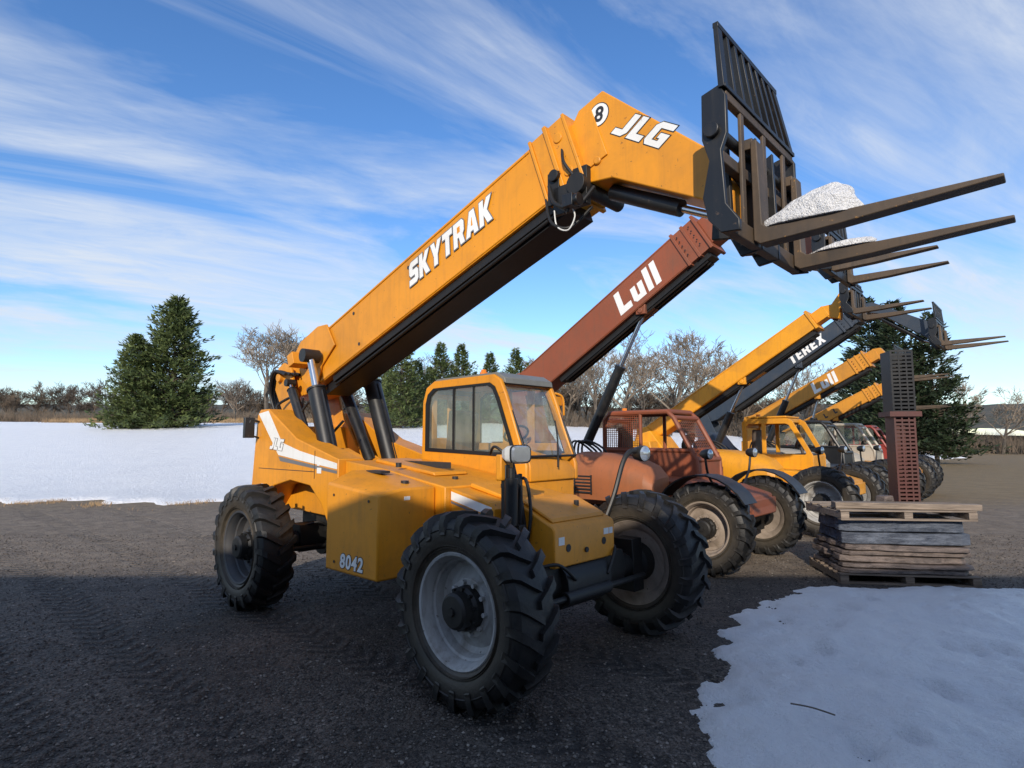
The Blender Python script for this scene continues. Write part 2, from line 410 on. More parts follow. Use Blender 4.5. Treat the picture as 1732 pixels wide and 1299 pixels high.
# ---------------------------------------------------------------- wheel meshes
def tyre_mesh(R=.655,Wd=.375,pitch=21):
    b=MB(); h=Wd/2
    half=[(h*.68,.362),(h*.80,.385),(h*.97,.45),(h*1.0,.51),(h*.95,.565),(h*.82,.598),(h*.5,.612),(0,.616)]
    prof=half+[(-y,r) for y,r in half[-2::-1]]
    b.rev(prof,n=84)
    for sgn in (1,-1):
        for k in range(pitch):
            p0=2*math.pi*(k+(.5 if sgn<0 else 0))/pitch
            st=[(-.012,R-.002,.59,.0,.040),(h*.35,R,.59,.075,.043),(h*.74,R-.004,.58,.155,.050),(h*.96,R-.024,.56,.195,.054),(h*1.045,R-.080,.50,.215,.050),(h*1.02,R-.125,.49,.22,.032)]
            vs=[]
            jx=random.uniform(-.010,.010); wear=random.uniform(-.006,.0)
            for (y,rt,rb,ph,wd) in st:
                jit=random.uniform(-.006,.003)+wear
                for rr,ww in((rb,wd*1.12),(rt+jit,wd*random.uniform(.84,.95))):
                    for q in(-1,1):
                        a=p0+ph+jx+q*ww; vs.append((rr*math.cos(a),sgn*y,rr*math.sin(a)))
            fs=[]
            n=len(st)
            for i in range(n-1):
                a=i*4;c=a+4
                fs+=[(a,a+2,c+2,c),(a+1,c+1,c+3,a+3),(a+2,a+3,c+3,c+2),(a,c,c+1,a+1)]
            fs+=[(0,1,3,2),((n-1)*4,(n-1)*4+2,(n-1)*4+3,(n-1)*4+1)]
            b.add(vs,fs)
    for sgn in(1,-1):
        for rr in(.41,.425,.535):
            b.rev([(sgn*(h*.86 if rr<.5 else h*.985),rr-.006),(sgn*(h*.86+.018 if rr<.5 else h*.985+.008),rr),(sgn*(h*.86 if rr<.5 else h*.985),rr+.006)],n=72)
    return b.mesh('tyre',[M_tyre],angle=30)
TYRE=tyre_mesh()
def rim_mesh(mat):
    b=MB()
    b.rev([(-.125,.372),(-.150,.382),(-.158,.374),(-.152,.358),(-.128,.350),(-.112,.338),(-.062,.332),(-.052,.318),(.01,.305),(.03,.27),(.0,.21),(-.03,.19),(-.03,.10),(.0,.10),(.05,.2),(.07,.29),(.125,.335),(.135,.36),(.152,.38),(.15,.372)],n=64)
    for k in range(10):
        a=2*math.pi*k/10; b.cyl((.168*math.cos(a),-.028,.168*math.sin(a)),(.168*math.cos(a),-.060,.168*math.sin(a)),.016,n=6)
    return b.mesh('rim',[mat])
def hub_mesh():
    b=MB()
    b.rev([(-.02,.150),(-.08,.145),(-.10,.125),(-.165,.118),(-.18,.10),(-.185,.0)],n=32)
    for k in range(10):
        a=2*math.pi*(k+.5)/10; b.cyl((.132*math.cos(a),-.08,.132*math.sin(a)),(.132*math.cos(a),-.115,.132*math.sin(a)),.013,n=6)
    b.cyl((0,-.18,0),(0,-.20,0),.03,n=8)
    b.rev([(.02,.18),(.14,.16),(.16,.1),(.3,.09)],n=24)
    return b.mesh('hub',[M_dark])
RIM=rim_mesh(M_rim); RIMW=rim_mesh(M_rimw); RIMD=rim_mesh(M_rimd); HUB=hub_mesh()
def wheel(parent,x,y,right=True,rim=RIM,spin=0,z=.645,sc=1):
    e=empty('wheel',(x,y,z*sc),(0 if right else math.pi),parent); e.scale=(sc,sc,sc)
    for nm,me in(('tyre',TYRE),('rim',rim),('hub',HUB)):
        put(nm,me,e,rot=(0,spin,0))
    return e

# ================================================================ MAIN MACHINE
main=empty('telehandler',(MX,MY,0),ROT)
main['label']='yellow telehandler with its boom raised, parked on dark gravel'
main['category']='telehandler'; main['group']='telehandlers parked in a row'
FX,RX=1.57,-1.89
wheel(main,FX,-1.16,True,spin=.1); wheel(main,FX,1.02,False,rim=RIMW,spin=.5)
wheel(main,RX,-1.14,True,rim=RIMD,spin=.9); wheel(main,RX,1.06,False,rim=RIMD,spin=.3)
b=MB()
b.box(-2.3,1.40,-.36,.36,.72,.98)
for x in(FX,RX):
    b.cyl((x,-.94,.645),(x,.90,.645),.11,n=14)
    b.prism([(x-.14,.54),(x+.10,.52),(x+.13,.66),(x+.10,.82),(x-.14,.82)],-.66,.56)
    b.cyl((x,-.34,.645),(x,.24,.645),.20,n=20)
    b.cyl((x-.18,-.05,.64),(x+.12,-.05,.64),.15,.12,n=16)
    b.prism([(x-.12,.42),(x+.12,.42),(x+.10,.88),(x-.10,.88)],-.94,-.80); b.prism([(x-.12,.42),(x+.12,.42),(x+.10,.88),(x-.10,.88)],.72,.88)
    b.cyl((x+.19,-.80,.58),(x+.19,.76,.58),.024,n=10); b.cyl((x+.19,-.38,.58),(x+.19,.20,.58),.05,n=12)
    b.tube([(x+.05,-.6,.80),(x+.18,-.45,.84),(x+.20,-.25,.70)],.014); b.tube([(x+.0,.5,.84),(x+.16,.35,.86),(x+.20,.18,.68)],.014)
b.box(1.30,1.50,-.30,.22,.74,.90)
b.cyl((-1.6,0,.6),(1.5,0,.6),.05,n=12)
b.box(-.9,.5,-.3,.5,.55,.75)
b.obj('chassis',[M_dark],main,.008)
b=MB()
SP=[(-2.92,1.02),(-2.80,2.08),(-2.72,2.15),(-2.50,2.15),(-1.78,1.79),(-1.52,1.73),(-.98,1.60),(-.88,1.58),(-.88,.95),(-1.05,.90),(-1.2,1.10),(-1.45,1.28),(-1.9,1.32),(-2.3,1.24),(-2.56,1.0),(-2.72,.88)]
b.prism(SP,-.74,-.44); b.prism(SP,.44,.74)
b.prism([(-2.98,.95),(-2.86,1.95),(-2.5,1.95),(-2.3,1.35),(-.88,1.25),(-.88,.9)],-.44,.44)
b.prism([(-.878,.95),(-.878,1.56),(-.2,1.50),(.70,1.375),(.70,.95)],-.66,.36)
b.box(-.4,.698,.36,1.15,1.0,1.36)
b.prism([(.702,.92),(.702,1.36),(1.18,1.27),(1.22,1.22),(1.22,.92)],-.60,.42)
b.prism([(.72,1.36),(.74,1.40),(1.16,1.305),(1.18,1.27)],-.40,.10)
b.prism([(-.70,1.545),(-.68,1.58),(.25,1.475),(.27,1.44)],-.42,.0)
b.prism([(1.222,.80),(1.222,1.27),(1.33,1.27),(1.70,1.11),(1.72,1.08),(1.72,.80)],-.45,.36)
b.prism([(1.23,1.272),(1.24,1.295),(1.36,1.285),(1.64,1.165),(1.66,1.13),(1.33,1.272)],-.40,.31)
b.obj('body_panel',[M_yel],main,.012)
b=MB()
b.box(-1.36,-1.352,-.7435,-.74,1.36,1.66); b.box(-2.7,-1.36,-.7435,-.74,1.43,1.437); b.box(-.68,.24,-.2,-.195,1.50,1.56)
b.objs('panel_seam',[M_decalk],main)
b=MB()
for y,z in((-.28,.94),(.20,.94)): b.cyl((1.721,y,z),(1.724,y,z),.03)
b.cyl((1.721,-.05,.90),(1.735,-.05,.90),.022,n=6)
for (x,y,z) in((.42,-.30,1.425),(-.1,-.56,1.545),(.95,-.2,1.378)): b.cyl((x,y,z-.03),(x,y,z+.012),.028)
b.cyl((1.50,.12,1.20),(1.50,.12,1.262),.022)
b.objs('bolt_cover',[M_decalk],main)
b=MB()
x0,x1=-.20,.58
A=[(x0,-1.25,.66),(x0,-1.25,1.40),(x0,-1.02,1.50),(x0,-.665,1.50),(x0,-.665,.66)]
B=[(x1,-1.25,.66),(x1,-1.25,1.335),(x1,-1.02,1.375),(x1,-.665,1.375),(x1,-.665,.66)]
b.loft(A,B)
b.obj('fuel_tank_cover',[M_yel],main,.018)
b=MB(); b.cyl((.40,-.86,1.395),(.40,-.86,1.425),.035); b.obj('filler_cap',[M_decalk],main)
b=MB(); b.box(-.13,.10,-.9,-.80,1.475,1.497); b.obj('cover_handle',[M_decalk],main)
b=MB(); b.cyl((-.05,-1.253,.74),(-.05,-1.256,.74),.012); b.cyl((.45,-1.253,1.28),(.45,-1.256,1.28),.012); b.cyl((-.08,-1.253,1.30),(-.08,-1.256,1.30),.012); b.objs('cover_bolt',[M_decalk],main)
b=MB()
def dec(x,z,w,h,y=-.7432): b.box(x,x+w,y-.0015,y,z,z+h)
dec(-1.3,1.42,.09,.06); dec(-1.3,1.50,.05,.04); dec(-2.62,1.2,.07,.05); dec(-1.0,1.02,.05,.05); dec(-1.0,1.08,.05,.03)
b.box(1.72,1.7225,-.40,-.33,.97,1.03); b.box(1.72,1.7225,.20,.27,.99,1.04); b.box(1.72,1.7225,.28,.33,.99,1.04)
b.box(.58,.5825,-1.0,-.94,1.28,1.31)
b.objs('warning_decal',[M_decal],main)
b=MB()
b.prism([(-2.76,2.10),(-2.50,2.13),(-2.12,1.745),(-1.7,1.655),(-.90,1.535),(-.90,1.475),(-1.75,1.555),(-2.2,1.60)],-.7432,-.7412)
b.m(1).prism([(-2.2,1.585),(-1.75,1.54),(-.90,1.46),(-.90,1.43),(-1.75,1.50),(-2.15,1.53)],-.7432,-.7412)
b.m(0).prism([(.71,1.335),(1.20,1.235),(1.20,1.16),(.71,1.265)],-.6025,-.6005)
b.m(1).prism([(.71,1.255),(1.20,1.15),(1.20,1.13),(.71,1.235)],-.6025,-.6005)
b.objs('body_stripe',[M_decal,M_decalg],main)
block_mark('maker_lettering','JLG',.135,(-2.42,-.7480,1.67),rad(-4),main,.35,M_decal,M_decalg,o=.04)
lettering('number_lettering','8042',.155,M_decal,(.04,-1.2535,.71),0,main,shear=.12,offset=.005,outline=.007,outmat=M_decalk,sx=1.0,spacing=1.14)

# ---- boom
SL=math.atan(.349); BC,BS=math.cos(SL),math.sin(SL)
X0,Z0=-3.30,2.73
def boomT(x0,z0,ang): return Matrix.Translation((x0,0,z0))@Matrix.Rotation(-ang,4,'Y')
T=boomT(X0,Z0,SL)
b=MB(T)
yn,yf=-.235,.265
b.prism([(0,-.15),(.12,-.02),(.3,0),(5.05,0),(5.05,-.60),(.6,-.60),(.15,-.50),(0,-.35)],yn,yf)
b.box(.3,4.85,yn-.012,yn,-.035,-.012); b.box(.6,4.85,yn-.012,yn,-.59,-.565)
sd_=[(.55,.03),(.70,.10),(1.15,.10),(1.35,.03),(1.45,-.30),(1.1,-.42),(.95,-.62),(.75,-.62),(.60,-.40)]
b.prism(sd_,yn-.035,yn-.0125); b.prism(sd_,yf+.01,yf+.035)
b.box(.66,1.18,yn-.0,yf,.0,.105)
b.box(.72,.86,-.50,.53,-.30,-.14)
for u0,u1,o in((4.88,4.91,.035),(5.06,5.10,.045),(5.26,5.29,.03)):
    b.box(u0,u1,yn-o,yf+o,-.60-o,o)
b.box(4.91,5.26,yn-.02,yf+.02,-.62,.02)
b.box(4.95,5.02,-.12,.15,.05,.10); b.box(5.12,5.2,-.16,-.06,.02,.08)
b.cyl((5.17,yn-.03,-.14),(5.17,yn-.018,-.14),.045); b.cyl((5.17,yn-.03,-.48),(5.17,yn-.018,-.48),.045)
b.obj('boom',[M_yel],main,.008)
b=MB(T); 
for (u,w) in((1.9,-.10),(1.9,-.5),(3.0,-.12)): b.cyl((u,yn-.006,w),(u,yn+.01,w),.02,n=10)
b.objs('bolt_cover',[M_decalk],main)
b=MB(T)
b.m(1).box(5.05,5.50,yn+.05,yf-.05,-.53,-.07)
b.m(0).box(.9,5.0,-.14,.20,-.725,-.605)
b.box(1.2,4.9,-.20,-.15,-.68,-.605)
b.cyl((1.2,-.17,-.71),(4.9,-.17,-.69),.018,n=8); b.cyl((1.2,.22,-.70),(4.8,.22,-.67),.03,n=8)
b.obj('hose_carrier',[M_rubber_h,M_yel],main,.004)
b=MB()
gp=[(1.62,4.28),(1.78,4.52),(2.02,4.60),(2.90,3.80),(3.06,3.50),(3.06,3.22),(2.95,3.30),(2.86,3.44),(2.10,3.84),(1.90,3.86),(1.72,3.98)]
b.prism(gp,-.17,.20)
b.cyl((1.97,-.19,4.02),(1.97,.24,4.02),.035)
b.obj('boom_head',[M_yel],main,.01)
b=MB()
b.cyl((1.84,-.30,3.83),(1.84,.33,3.83),.06); b.cyl((1.84,-.31,3.83),(1.84,-.26,3.83),.09)
b.box(1.76,1.92,-.26,-.20,3.66,3.98)
b.cyl((1.62,-.32,3.96),(1.62,-.26,3.96),.05); b.box(1.54,1.66,-.29,-.26,3.72,4.0); b.box(1.60,1.80,-.29,-.25,3.62,3.86)
b.tube([(1.55,-.28,3.9),(1.66,-.34,3.7),(1.86,-.33,3.62),(1.95,-.2,3.8)],.018)
b.tube([(1.5,-.26,3.8),(1.62,-.34,3.55),(1.78,-.3,3.48),(1.9,-.16,3.66)],.014)
b.tube([(1.66,-.24,4.2),(1.72,-.30,4.05),(1.80,-.28,3.92)],.014)
b.obj('pivot_pin',[M_dark],main,.004)
b=MB()
b.cyl((2.0,.0,3.80),(2.60,.0,3.50),.065); b.m(1).cyl((2.60,.0,3.50),(2.98,.0,3.31),.030)
b.m(0).cyl((2.98,-.05,3.31),(2.98,.06,3.31),.05)
b.obj('tilt_cylinder',[M_black,M_chrome],main)
b=MB(); b.box(1.80,1.90,-.43,-.33,3.60,3.70); b.cyl((1.90,-.38,3.65),(1.94,-.38,3.65),.05)
b.tube([(1.85,-.38,3.66),(1.80,-.36,3.58),(1.72,-.28,3.66)],.012)
b.obj('work_lamp',[M_black],main,.006)
b=MB(); b.tube([(1.62,-.30,3.66),(1.68,-.34,3.50),(1.80,-.35,3.44),(1.86,-.34,3.54),(1.84,-.36,3.62)],.006); b.obj('lamp_cable',[M_white],main)
def onboom(u,w): return (X0+u*BC-w*BS, Z0+u*BS+w*BC)
p=onboom(2.97,-.345)
block_mark('boom_lettering','SKYTRAK',.242,(p[0],yn-.0145,p[1]),SL,main,.26,M_decal,M_decalg,o=.045,gap=.085,wid=.88)
block_mark('head_lettering','JLG',.185,(2.10,-.1735,4.205),rad(-33),main,.42,M_decal,M_decalk,o=.04,gap=.13,wid=1.15)
b=MB(); b.rev([(-.1735,.0),(-.1735,.092)],c=(1.985,0,4.405),n=40); b.m(1).rev([(-.1722,.0),(-.1722,.100)],c=(1.985,0,4.405),n=40); b.obj('number_disc',[M_decal,M_decalk],main)
lettering('disc_number','8',.17,M_decalk,(1.937,-.1755,4.36),rad(-12),main,offset=.004)
def lift(name,y,p0,p1,split,r,parent,mb=M_black):
    a=Vector((p0[0],y,p0[1]));c=Vector((p1[0],y,p1[1])); s=a.lerp(c,split)
    b=MB(); b.m(1).cyl(a,s,r*.45,n=20); b.m(0).cyl(s,c,r,n=24); b.cyl(s,s.lerp(a,.05),r*1.12,n=24)
    b.cyl(a+Vector((0,-r,0)),a+Vector((0,r,0)),r*.8); b.tube([s+Vector((r*1.1,0,0)),s.lerp(c,.5)+Vector((r*1.25,0,0)),c+Vector((r*1.1,0,.05))],.016)
    return b.obj(name,[mb,M_chrome],parent)
lift('lift_cylinder',-.42,(-2.13,2.80),(-1.50,1.35),.30,.105,main)
lift('lift_cylinder',.45,(-2.20,2.76),(-1.55,1.35),.18,.112,main)
lift('slave_cylinder',-.42,(-2.62,2.50),(-1.98,1.55),.1,.06,main)
lift('slave_cylinder',.30,(-2.55,2.50),(-1.85,1.5),.1,.075,main)
b=MB()
for y in(-.33,.30):
    b.prism([(-3.22,2.45),(-3.15,2.74),(-3.0,2.80),(-2.8,2.72),(-2.6,2.2),(-2.2,1.7),(-1.5,1.5),(-1.5,1.2),(-3.0,1.2),(-2.95,2.1)],y,y+.035)
b.cyl((-3.05,-.38,2.60),(-3.05,.38,2.60),.06)
b.box(-2.4,-1.6,-.33,.33,1.3,1.5)
b.prism([(-2.0,1.5),(-1.95,1.72),(-1.75,1.72),(-1.4,1.5)],-.62,-.47)
b.prism([(-1.75,1.4),(-1.72,1.68),(-1.45,1.60),(-1.2,1.4)],-.30,-.10)
b.obj('boom_support',[M_yel],main,.006)
b=MB()
for i in range(5):
    y=-.30+.05*i; o=.03*i
    b.tube([(-2.75+o,y-.12,2.62),(-3.12-o,y-.1,2.68),(-3.32-o,y-.05,2.42),(-3.2-o,y,2.1),(-2.95,y,1.95)],.020)
b.tube([(-2.6,-.35,2.35),(-2.9,-.45,2.2),(-2.6,-.42,1.95)],.018); b.tube([(-1.9,-.36,2.4),(-2.3,-.42,2.1),(-2.1,-.4,1.8)],.016)
b.tube([(-1.7,-.2,2.0),(-1.95,-.3,1.7),(-1.6,-.3,1.55)],.016); b.tube([(-2.5,-.3,2.3),(-2.3,-.42,2.0),(-2.35,-.4,1.75),(-1.9,-.4,1.6)],.016)
b.objs('hydraulic_hose',[M_rubber_h],main)
b=MB(); b.tube([(-2.74,-.74,2.0),(-2.74,-.84,2.02),(-2.74,-.86,1.98)],.014); b.box(-2.79,-2.73,-.92,-.80,1.80,2.05)
b.tube([(-2.74,-.80,1.82),(-2.74,-.74,1.80)],.012)
b.obj('rear_mirror',[M_black],main,.008)
# ---- cab
cy0,cy1=.36,1.20
outer=[(-.92,1.36),(-.90,2.22),(-.84,2.38),(-.70,2.45),(.26,2.46),(.36,2.40),(.44,2.24),(.72,1.52),(.72,1.36)]
inner=[(-.82,1.66),(-.82,2.18),(-.785,2.29),(-.69,2.355),(.20,2.365),(.275,2.32),(.34,2.20),(.57,1.63),(.45,1.62)]
b=MB()
b.ring(outer,inner,cy0,cy0+.05); b.ring(outer,inner,cy1-.05,cy1)
b.loft([(.26,cy0+.05,2.46),(.36,cy0+.05,2.40),(.32,cy0+.05,2.34),(.24,cy0+.05,2.39)],[(.26,cy1-.05,2.46),(.36,cy1-.05,2.40),(.32,cy1-.05,2.34),(.24,cy1-.05,2.39)])
b.loft([(.65,cy0+.05,1.70),(.72,cy0+.05,1.52),(.72,cy0+.05,1.36),(.60,cy0+.05,1.36)],[(.65,cy1-.05,1.55),(.72,cy1-.05,1.46),(.72,cy1-.05,1.36),(.60,cy1-.05,1.36)])
b.box(-.92,-.87,cy0+.05,cy1-.05,1.36,1.72); b.box(-.895,-.84,cy0+.05,cy1-.05,2.26,2.36)
cab=b.obj('cab',[M_yel],main,.015)
b=MB(); b.box(-.32,-.20,cy1-.10,cy1-.052,1.6,2.40); b.box(-.865,-.74,cy1-.14,cy1-.06,1.5,2.36); b.box(-.865,-.80,cy0+.06,cy0+.14,1.5,2.36); b.box(-.80,.22,cy0+.06,cy1-.06,2.37,2.40); b.box(.06,.16,cy1-.09,cy1-.055,1.6,2.37); b.box(-.78,.5,cy1-.12,cy1-.055,1.36,1.74); b.box(-.868,-.83,.70,.76,1.7,2.3); b.box(-.868,-.80,cy0+.06,cy1-.06,1.6,1.80)
b.obj('cab_trim',[M_trim],cab,.01)
b=MB()
b.prism([(-.88,2.28),(-.83,2.40),(-.70,2.475),(.27,2.485),(.385,2.42),(.40,2.36),(.33,2.385),(.24,2.43),(-.70,2.43),(-.80,2.35)],cy0+.04,cy1-.03)
for i in range(6): b.box(-.7+i*.17,-.66+i*.17,cy0+.12,cy1-.12,2.478,2.492)
b.obj('cab_roof',[M_grey],cab,.012)
def inset(poly,d):
    cx=sum(p[0] for p in poly)/len(poly); cz=sum(p[1] for p in poly)/len(poly)
    return [(p[0]+(cx-p[0])*d,p[1]+(cz-p[1])*d) for p in poly]
b=MB()
b.ring(inset(inner,-.03),inset(inner,.06),cy0-.010,cy0+.02)
b.box(-.37,-.345,cy0-.008,cy0+.02,1.64,2.36); b.box(-.05,-.03,cy0-.006,cy0+.02,1.64,2.36)
b.objs('window_seal',[M_rubber_h],cab)
b=MB(); b.ring(inset(inner,-.02),inset(inner,.05),cy1-.02,cy1+.008); b.obj('window_seal',[M_rubber_h],cab)
def wsq(t,y): return Vector((.335+(.685-.335)*t,y,2.36+(1.60-2.36)*t))
b=MB()
for (t0,y0,t1,y1) in((0,cy0+.03,0,cy1-.03),(1,cy0+.03,1,cy1-.03),(0,cy0+.03,1,cy0+.03),(0,cy1-.03,1,cy1-.03)):
    b.cyl(wsq(t0,y0)+Vector((.02,0,.01)),wsq(t1,y1)+Vector((.02,0,.01)),.014,n=6)
b.obj('windscreen_seal',[M_rubber_h],cab)
b=MB(); b.tube([(.76,.80,1.50),(.66,.92,1.78),(.58,.98,1.98)],.009,n=6); b.obj('wiper',[M_rubber_h],cab)
def pane(name,q,mat,parent):
    me=bpy.data.meshes.new(name); me.from_pydata([tuple(p) for p in q],[],[tuple(range(len(q)))]); me.materials.append(mat); return put(name,me,parent)
pi=inset(inner,.02)
pane('side_window',[(p[0],cy0+.006,p[1]) for p in pi],M_glass2,cab)
pane('side_window',[(p[0],cy1-.006,p[1]) for p in pi],M_glass2,cab)
pane('windscreen',[wsq(0,cy0+.04),wsq(0,cy1-.04),wsq(1,cy1-.04),wsq(1,cy0+.04)],M_glass,cab)
pane('rear_window',[(-.88,cy0+.05,1.68),(-.88,cy1-.05,1.68),(-.88,cy1-.05,2.26),(-.88,cy0+.05,2.26)],M_glass2,cab)
b=MB()
b.box(-.62,-.12,.55,1.0,1.36,1.66); b.prism([(-.74,1.62),(-.62,1.64),(-.56,2.10),(-.68,2.13)],.56,.96)
b.obj('driver_seat',[M_seat],cab,.03)
b=MB(); a=Vector((.20,.78,1.84)); pts=[a+Vector((.06*math.cos(t),.18*math.sin(t),.17*math.cos(t)*.5)) for t in [i*math.pi/8 for i in range(17)]]
b.tube(pts,.014,smooth=False); b.cyl((.38,.78,1.45),(.20,.78,1.84),.03); b.obj('steering_wheel',[M_black],cab)
b=MB(); b.box(.30,.56,.42,1.12,1.37,1.66); b.obj('dashboard',[M_seat],cab,.02)
b=MB(); b.cyl((-.15,.62,2.49),(-.15,.62,2.53),.045); b.cyl((-.15,.62,2.53),(-.15,.62,2.56),.03); b.obj('beacon',[M_amber],cab)
b=MB(); b.box(.37,.43,1.19,1.30,2.16,2.26); b.tube([(.4,1.2,2.3),(.45,1.28,2.25),(.45,1.3,2.05)],.014); b.obj('mirror_bracket',[M_yel],cab,.008)
# ---- headlights + guards
b=MB(); b.box(1.36,1.41,-.66,-.61,1.05,1.58); b.cyl((1.45,-.64,1.12),(1.45,-.64,1.48),.052); b.cyl((1.45,-.64,1.46),(1.45,-.64,1.56),.028)
b.box(1.2,1.50,-.60,-.52,.95,1.12); b.box(1.34,1.39,-.53,-.47,1.0,1.50)
b.tube([(1.44,-.6,1.6),(1.30,-.66,1.72),(1.2,-.62,1.66)],.012)
b.obj('lamp_bracket',[M_black],main,.006)
b=MB(); b.box(1.34,1.40,-.70,-.56,1.46,1.66); b.obj('lamp_mount',[M_yel],main,.01)
def lamp(name,x,y,z,r,parent,mb=M_white,wide=1.0,hi=1.0):
    T=Matrix.Translation((x,y,z))@Matrix.Rotation(rad(-6),4,'Z')@Matrix.Rotation(rad(90),4,'Z')
    b=MB(T)
    b.rev([(.13,.0),(.125,r*.45),(.09,r*.8),(.03,r*.98),(-.01,r*1.0),(-.02,r*.96)],n=32,sc=(wide,hi))
    b.m(1).rev([(-.018,r*.95),(-.035,r*.7),(-.042,.0)],n=32,sc=(wide,hi))
    return b.obj(name,[mb,M_lens],parent)
def sqlamp(x,y,z,hw,hh,parent):   # rounded rectangular lamp facing forward
    def sec(xx,k):
        pts=[]
        for i in range(28):
            a=2*math.pi*i/28; ca,sa=math.cos(a),math.sin(a); e=.5
            pts.append((xx,y+hw*k*math.copysign(abs(ca)**e,ca),z+hh*k*math.copysign(abs(sa)**e,sa)))
        return pts
    b=MB(); b.loft(sec(x-.12,.55),sec(x-.05,.92)); b.loft(sec(x-.05,.92),sec(x+.02,1.0))
    b.m(1).loft(sec(x+.0205,.93),sec(x+.034,.80)); b.m(2).loft(sec(x+.012,1.03),sec(x+.020,1.03))
    return b.obj('headlight',[M_white,M_lens,M_black],parent,smooth=True)
sqlamp(1.54,-.65,1.665,.115,.070,main)
b=MB(); b.tube([(1.35,.75,1.0),(1.40,.85,1.25),(1.42,.98,1.55),(1.44,1.08,1.66),(1.46,1.18,1.66)],.024,smooth=True)
b.obj('lamp_bracket',[M_black],main)
lamp('headlight',1.50,1.24,1.64,.080,main,M_black,1.1,1.0)
b=MB(); b.tube([(1.30,-.50,1.66),(1.40,-.46,1.2),(1.44,-.47,.95)],.024); b.tube([(1.36,-.44,1.5),(1.42,-.5,1.2),(1.40,-.5,.9)],.018); b.tube([(1.25,-.40,1.40),(1.40,-.42,1.46),(1.50,-.47,1.2),(1.48,-.5,.95)],.014)
b.objs('hydraulic_hose',[M_rubber_h],main)
# ---- carriage
def carriage(parent,T,w0,w1,zb,zt,zbt,f1,f2,matA,matB,flen=1.22,bars=9,x=3.14,bt=.10,fth=.02):
    b=MB(T)
    H=zt-zb
    for y,th in((w0,.035),(w1-.035,.035)):
        b.prism([(x-.12,zt),(x+.0,zt+.03),(x+.04,zt-.05),(x+.04,zt-.30),(x-.0,zt-.40),(x+.02,zb+.18),(x+.10,zb+.06),(x+.10,zb-.01),(x-.02,zb),(x-.10,zb+.1),(x-.13,zb+.25),(x-.08,zt-.45),(x-.125,zt-.30)],y,y+th)
    for y in(w0+.38*(w1-w0),w0+.62*(w1-w0)):
        b.prism([(x-.16,zb+.55*H),(x-.05,zb+.80*H),(x+.03,zb+.85*H),(x+.05,zb),(x-.10,zb-.02),(x-.20,zb+.2*H)],y,y+.035)
    b.cyl((x-.03,w0+.02,zb+.72*H),(x-.03,w1-.02,zb+.72*H),.035)
    b.cyl((x-.05,w0-.03,zb+.72*H),(x-.05,w0+.01,zb+.72*H),.05)
    b.m(1).box(x-.02,x+.045,w0+.036,w1-.036,zb,zb+.11)
    b.box(x-.06,x-.0,w0+.036,w1-.036,zb+.50*H,zb+.58*H)
    b.box(x-.02,x+.03,w0+.036,w1-.036,zt-.06,zt)
    for y in(w0+.20*(w1-w0),w0+.50*(w1-w0),w0+.80*(w1-w0)): b.box(x+.005,x+.028,y,y+.055,zb+.11,zt-.06)
    car=b.obj('fork_carriage',[matA,matB],parent,.006)
    b=MB(T)
    wt=w1-bt
    for i in range(bars):
        t=i/(bars-1); yb_=w0+.02+(w1-w0-.08)*t; yt_=w0+.02+(wt-w0-.08)*t
        hw=.019 if 0<i<bars-1 else .034
        b.loft([(x+.0,yb_-hw,zt+.001),(x+.04,yb_-hw,zt+.001),(x+.04,yb_+hw,zt+.001),(x,yb_+hw,zt+.001)],[(x-.02,yt_-hw,zbt),(x+.01,yt_-hw,zbt),(x+.01,yt_+hw,zbt),(x-.02,yt_+hw,zbt)])
    b.box(x-.025,x+.012,w0-.01,wt-.02,zbt,zbt+.035)
    b.box(x+.0,x+.042,w0+.0,w1-.02,zt+.001,zt+.03)
    b.obj('load_backrest',[matA],car,.003)
    for y in(f1,f2):
        b=MB(T)
        tx=x+.10+flen
        b.prism([(x+.05,zb+.02),(x+.05,zb+.75*H),(x+.09,zb+.75*H),(x+.105,zb+.12),(x+.14,zb+.07+fth),(tx,zb+.082),(tx,zb+.062),(x+.55,zb+.008),(x+.09,zb-.01)],y-.06,y+.06)
        b.box(x+.0,x+.06,y-.05,y+.05,zb+.70*H,zb+.78*H)
        b.obj('fork',[M_worn],car,.006)
    return car
carriage(main,None,-.53,.78,3.05,3.98,4.39,-.12,.66,M_black,M_worn,bt=.26)
b=MB(); 
for y in(-.24,.23): b.prism([(2.93,3.12),(2.98,3.75),(3.06,3.78),(3.08,3.1)],y,y+.04)
b.cyl((3.0,-.30,3.28),(3.0,.33,3.28),.05); b.cyl((3.0,-.30,3.62),(3.0,.33,3.62),.04)
b.obj('coupler',[M_dark],main,.005)

def snow_lump(name,c,sx,sy,sz,seed,rz,label):
    me=bpy.data.meshes.new(name); bm=bmesh.new(); bmesh.ops.create_icosphere(bm,subdivisions=5,radius=1)
    for v in bm.verts:
        p=v.co.copy(); n=noise.fractal(p*1.1+Vector((seed,0,0)),1.0,2.0,3)
        p*=1+.16*n
        k=.52+.48*max(-1,min(1,p.x*1.1))
        p.z=max(p.z,-.12)*(.30+.95*k)
        v.co=Vector((p.x*sx,p.y*sy*(.8+.2*k),p.z*sz))
    bm.to_mesh(me); bm.free(); me.materials.append(M_snow)
    me.polygons.foreach_set('use_smooth',[True]*len(me.polygons))
    o=put(name,me,None,loc=c,rot=(0,0,rz)); o['label']=label; o['category']='snow'; return o
snow_lump('snow_clump',W(3.50,-.08,3.16),.31,.14,.21,3,ROT,'smooth white snow wedge resting on a fork')
snow_lump('snow_clump',W(3.50,.66,3.15),.22,.09,.06,9,ROT,'thin patch of melting snow on a fork')

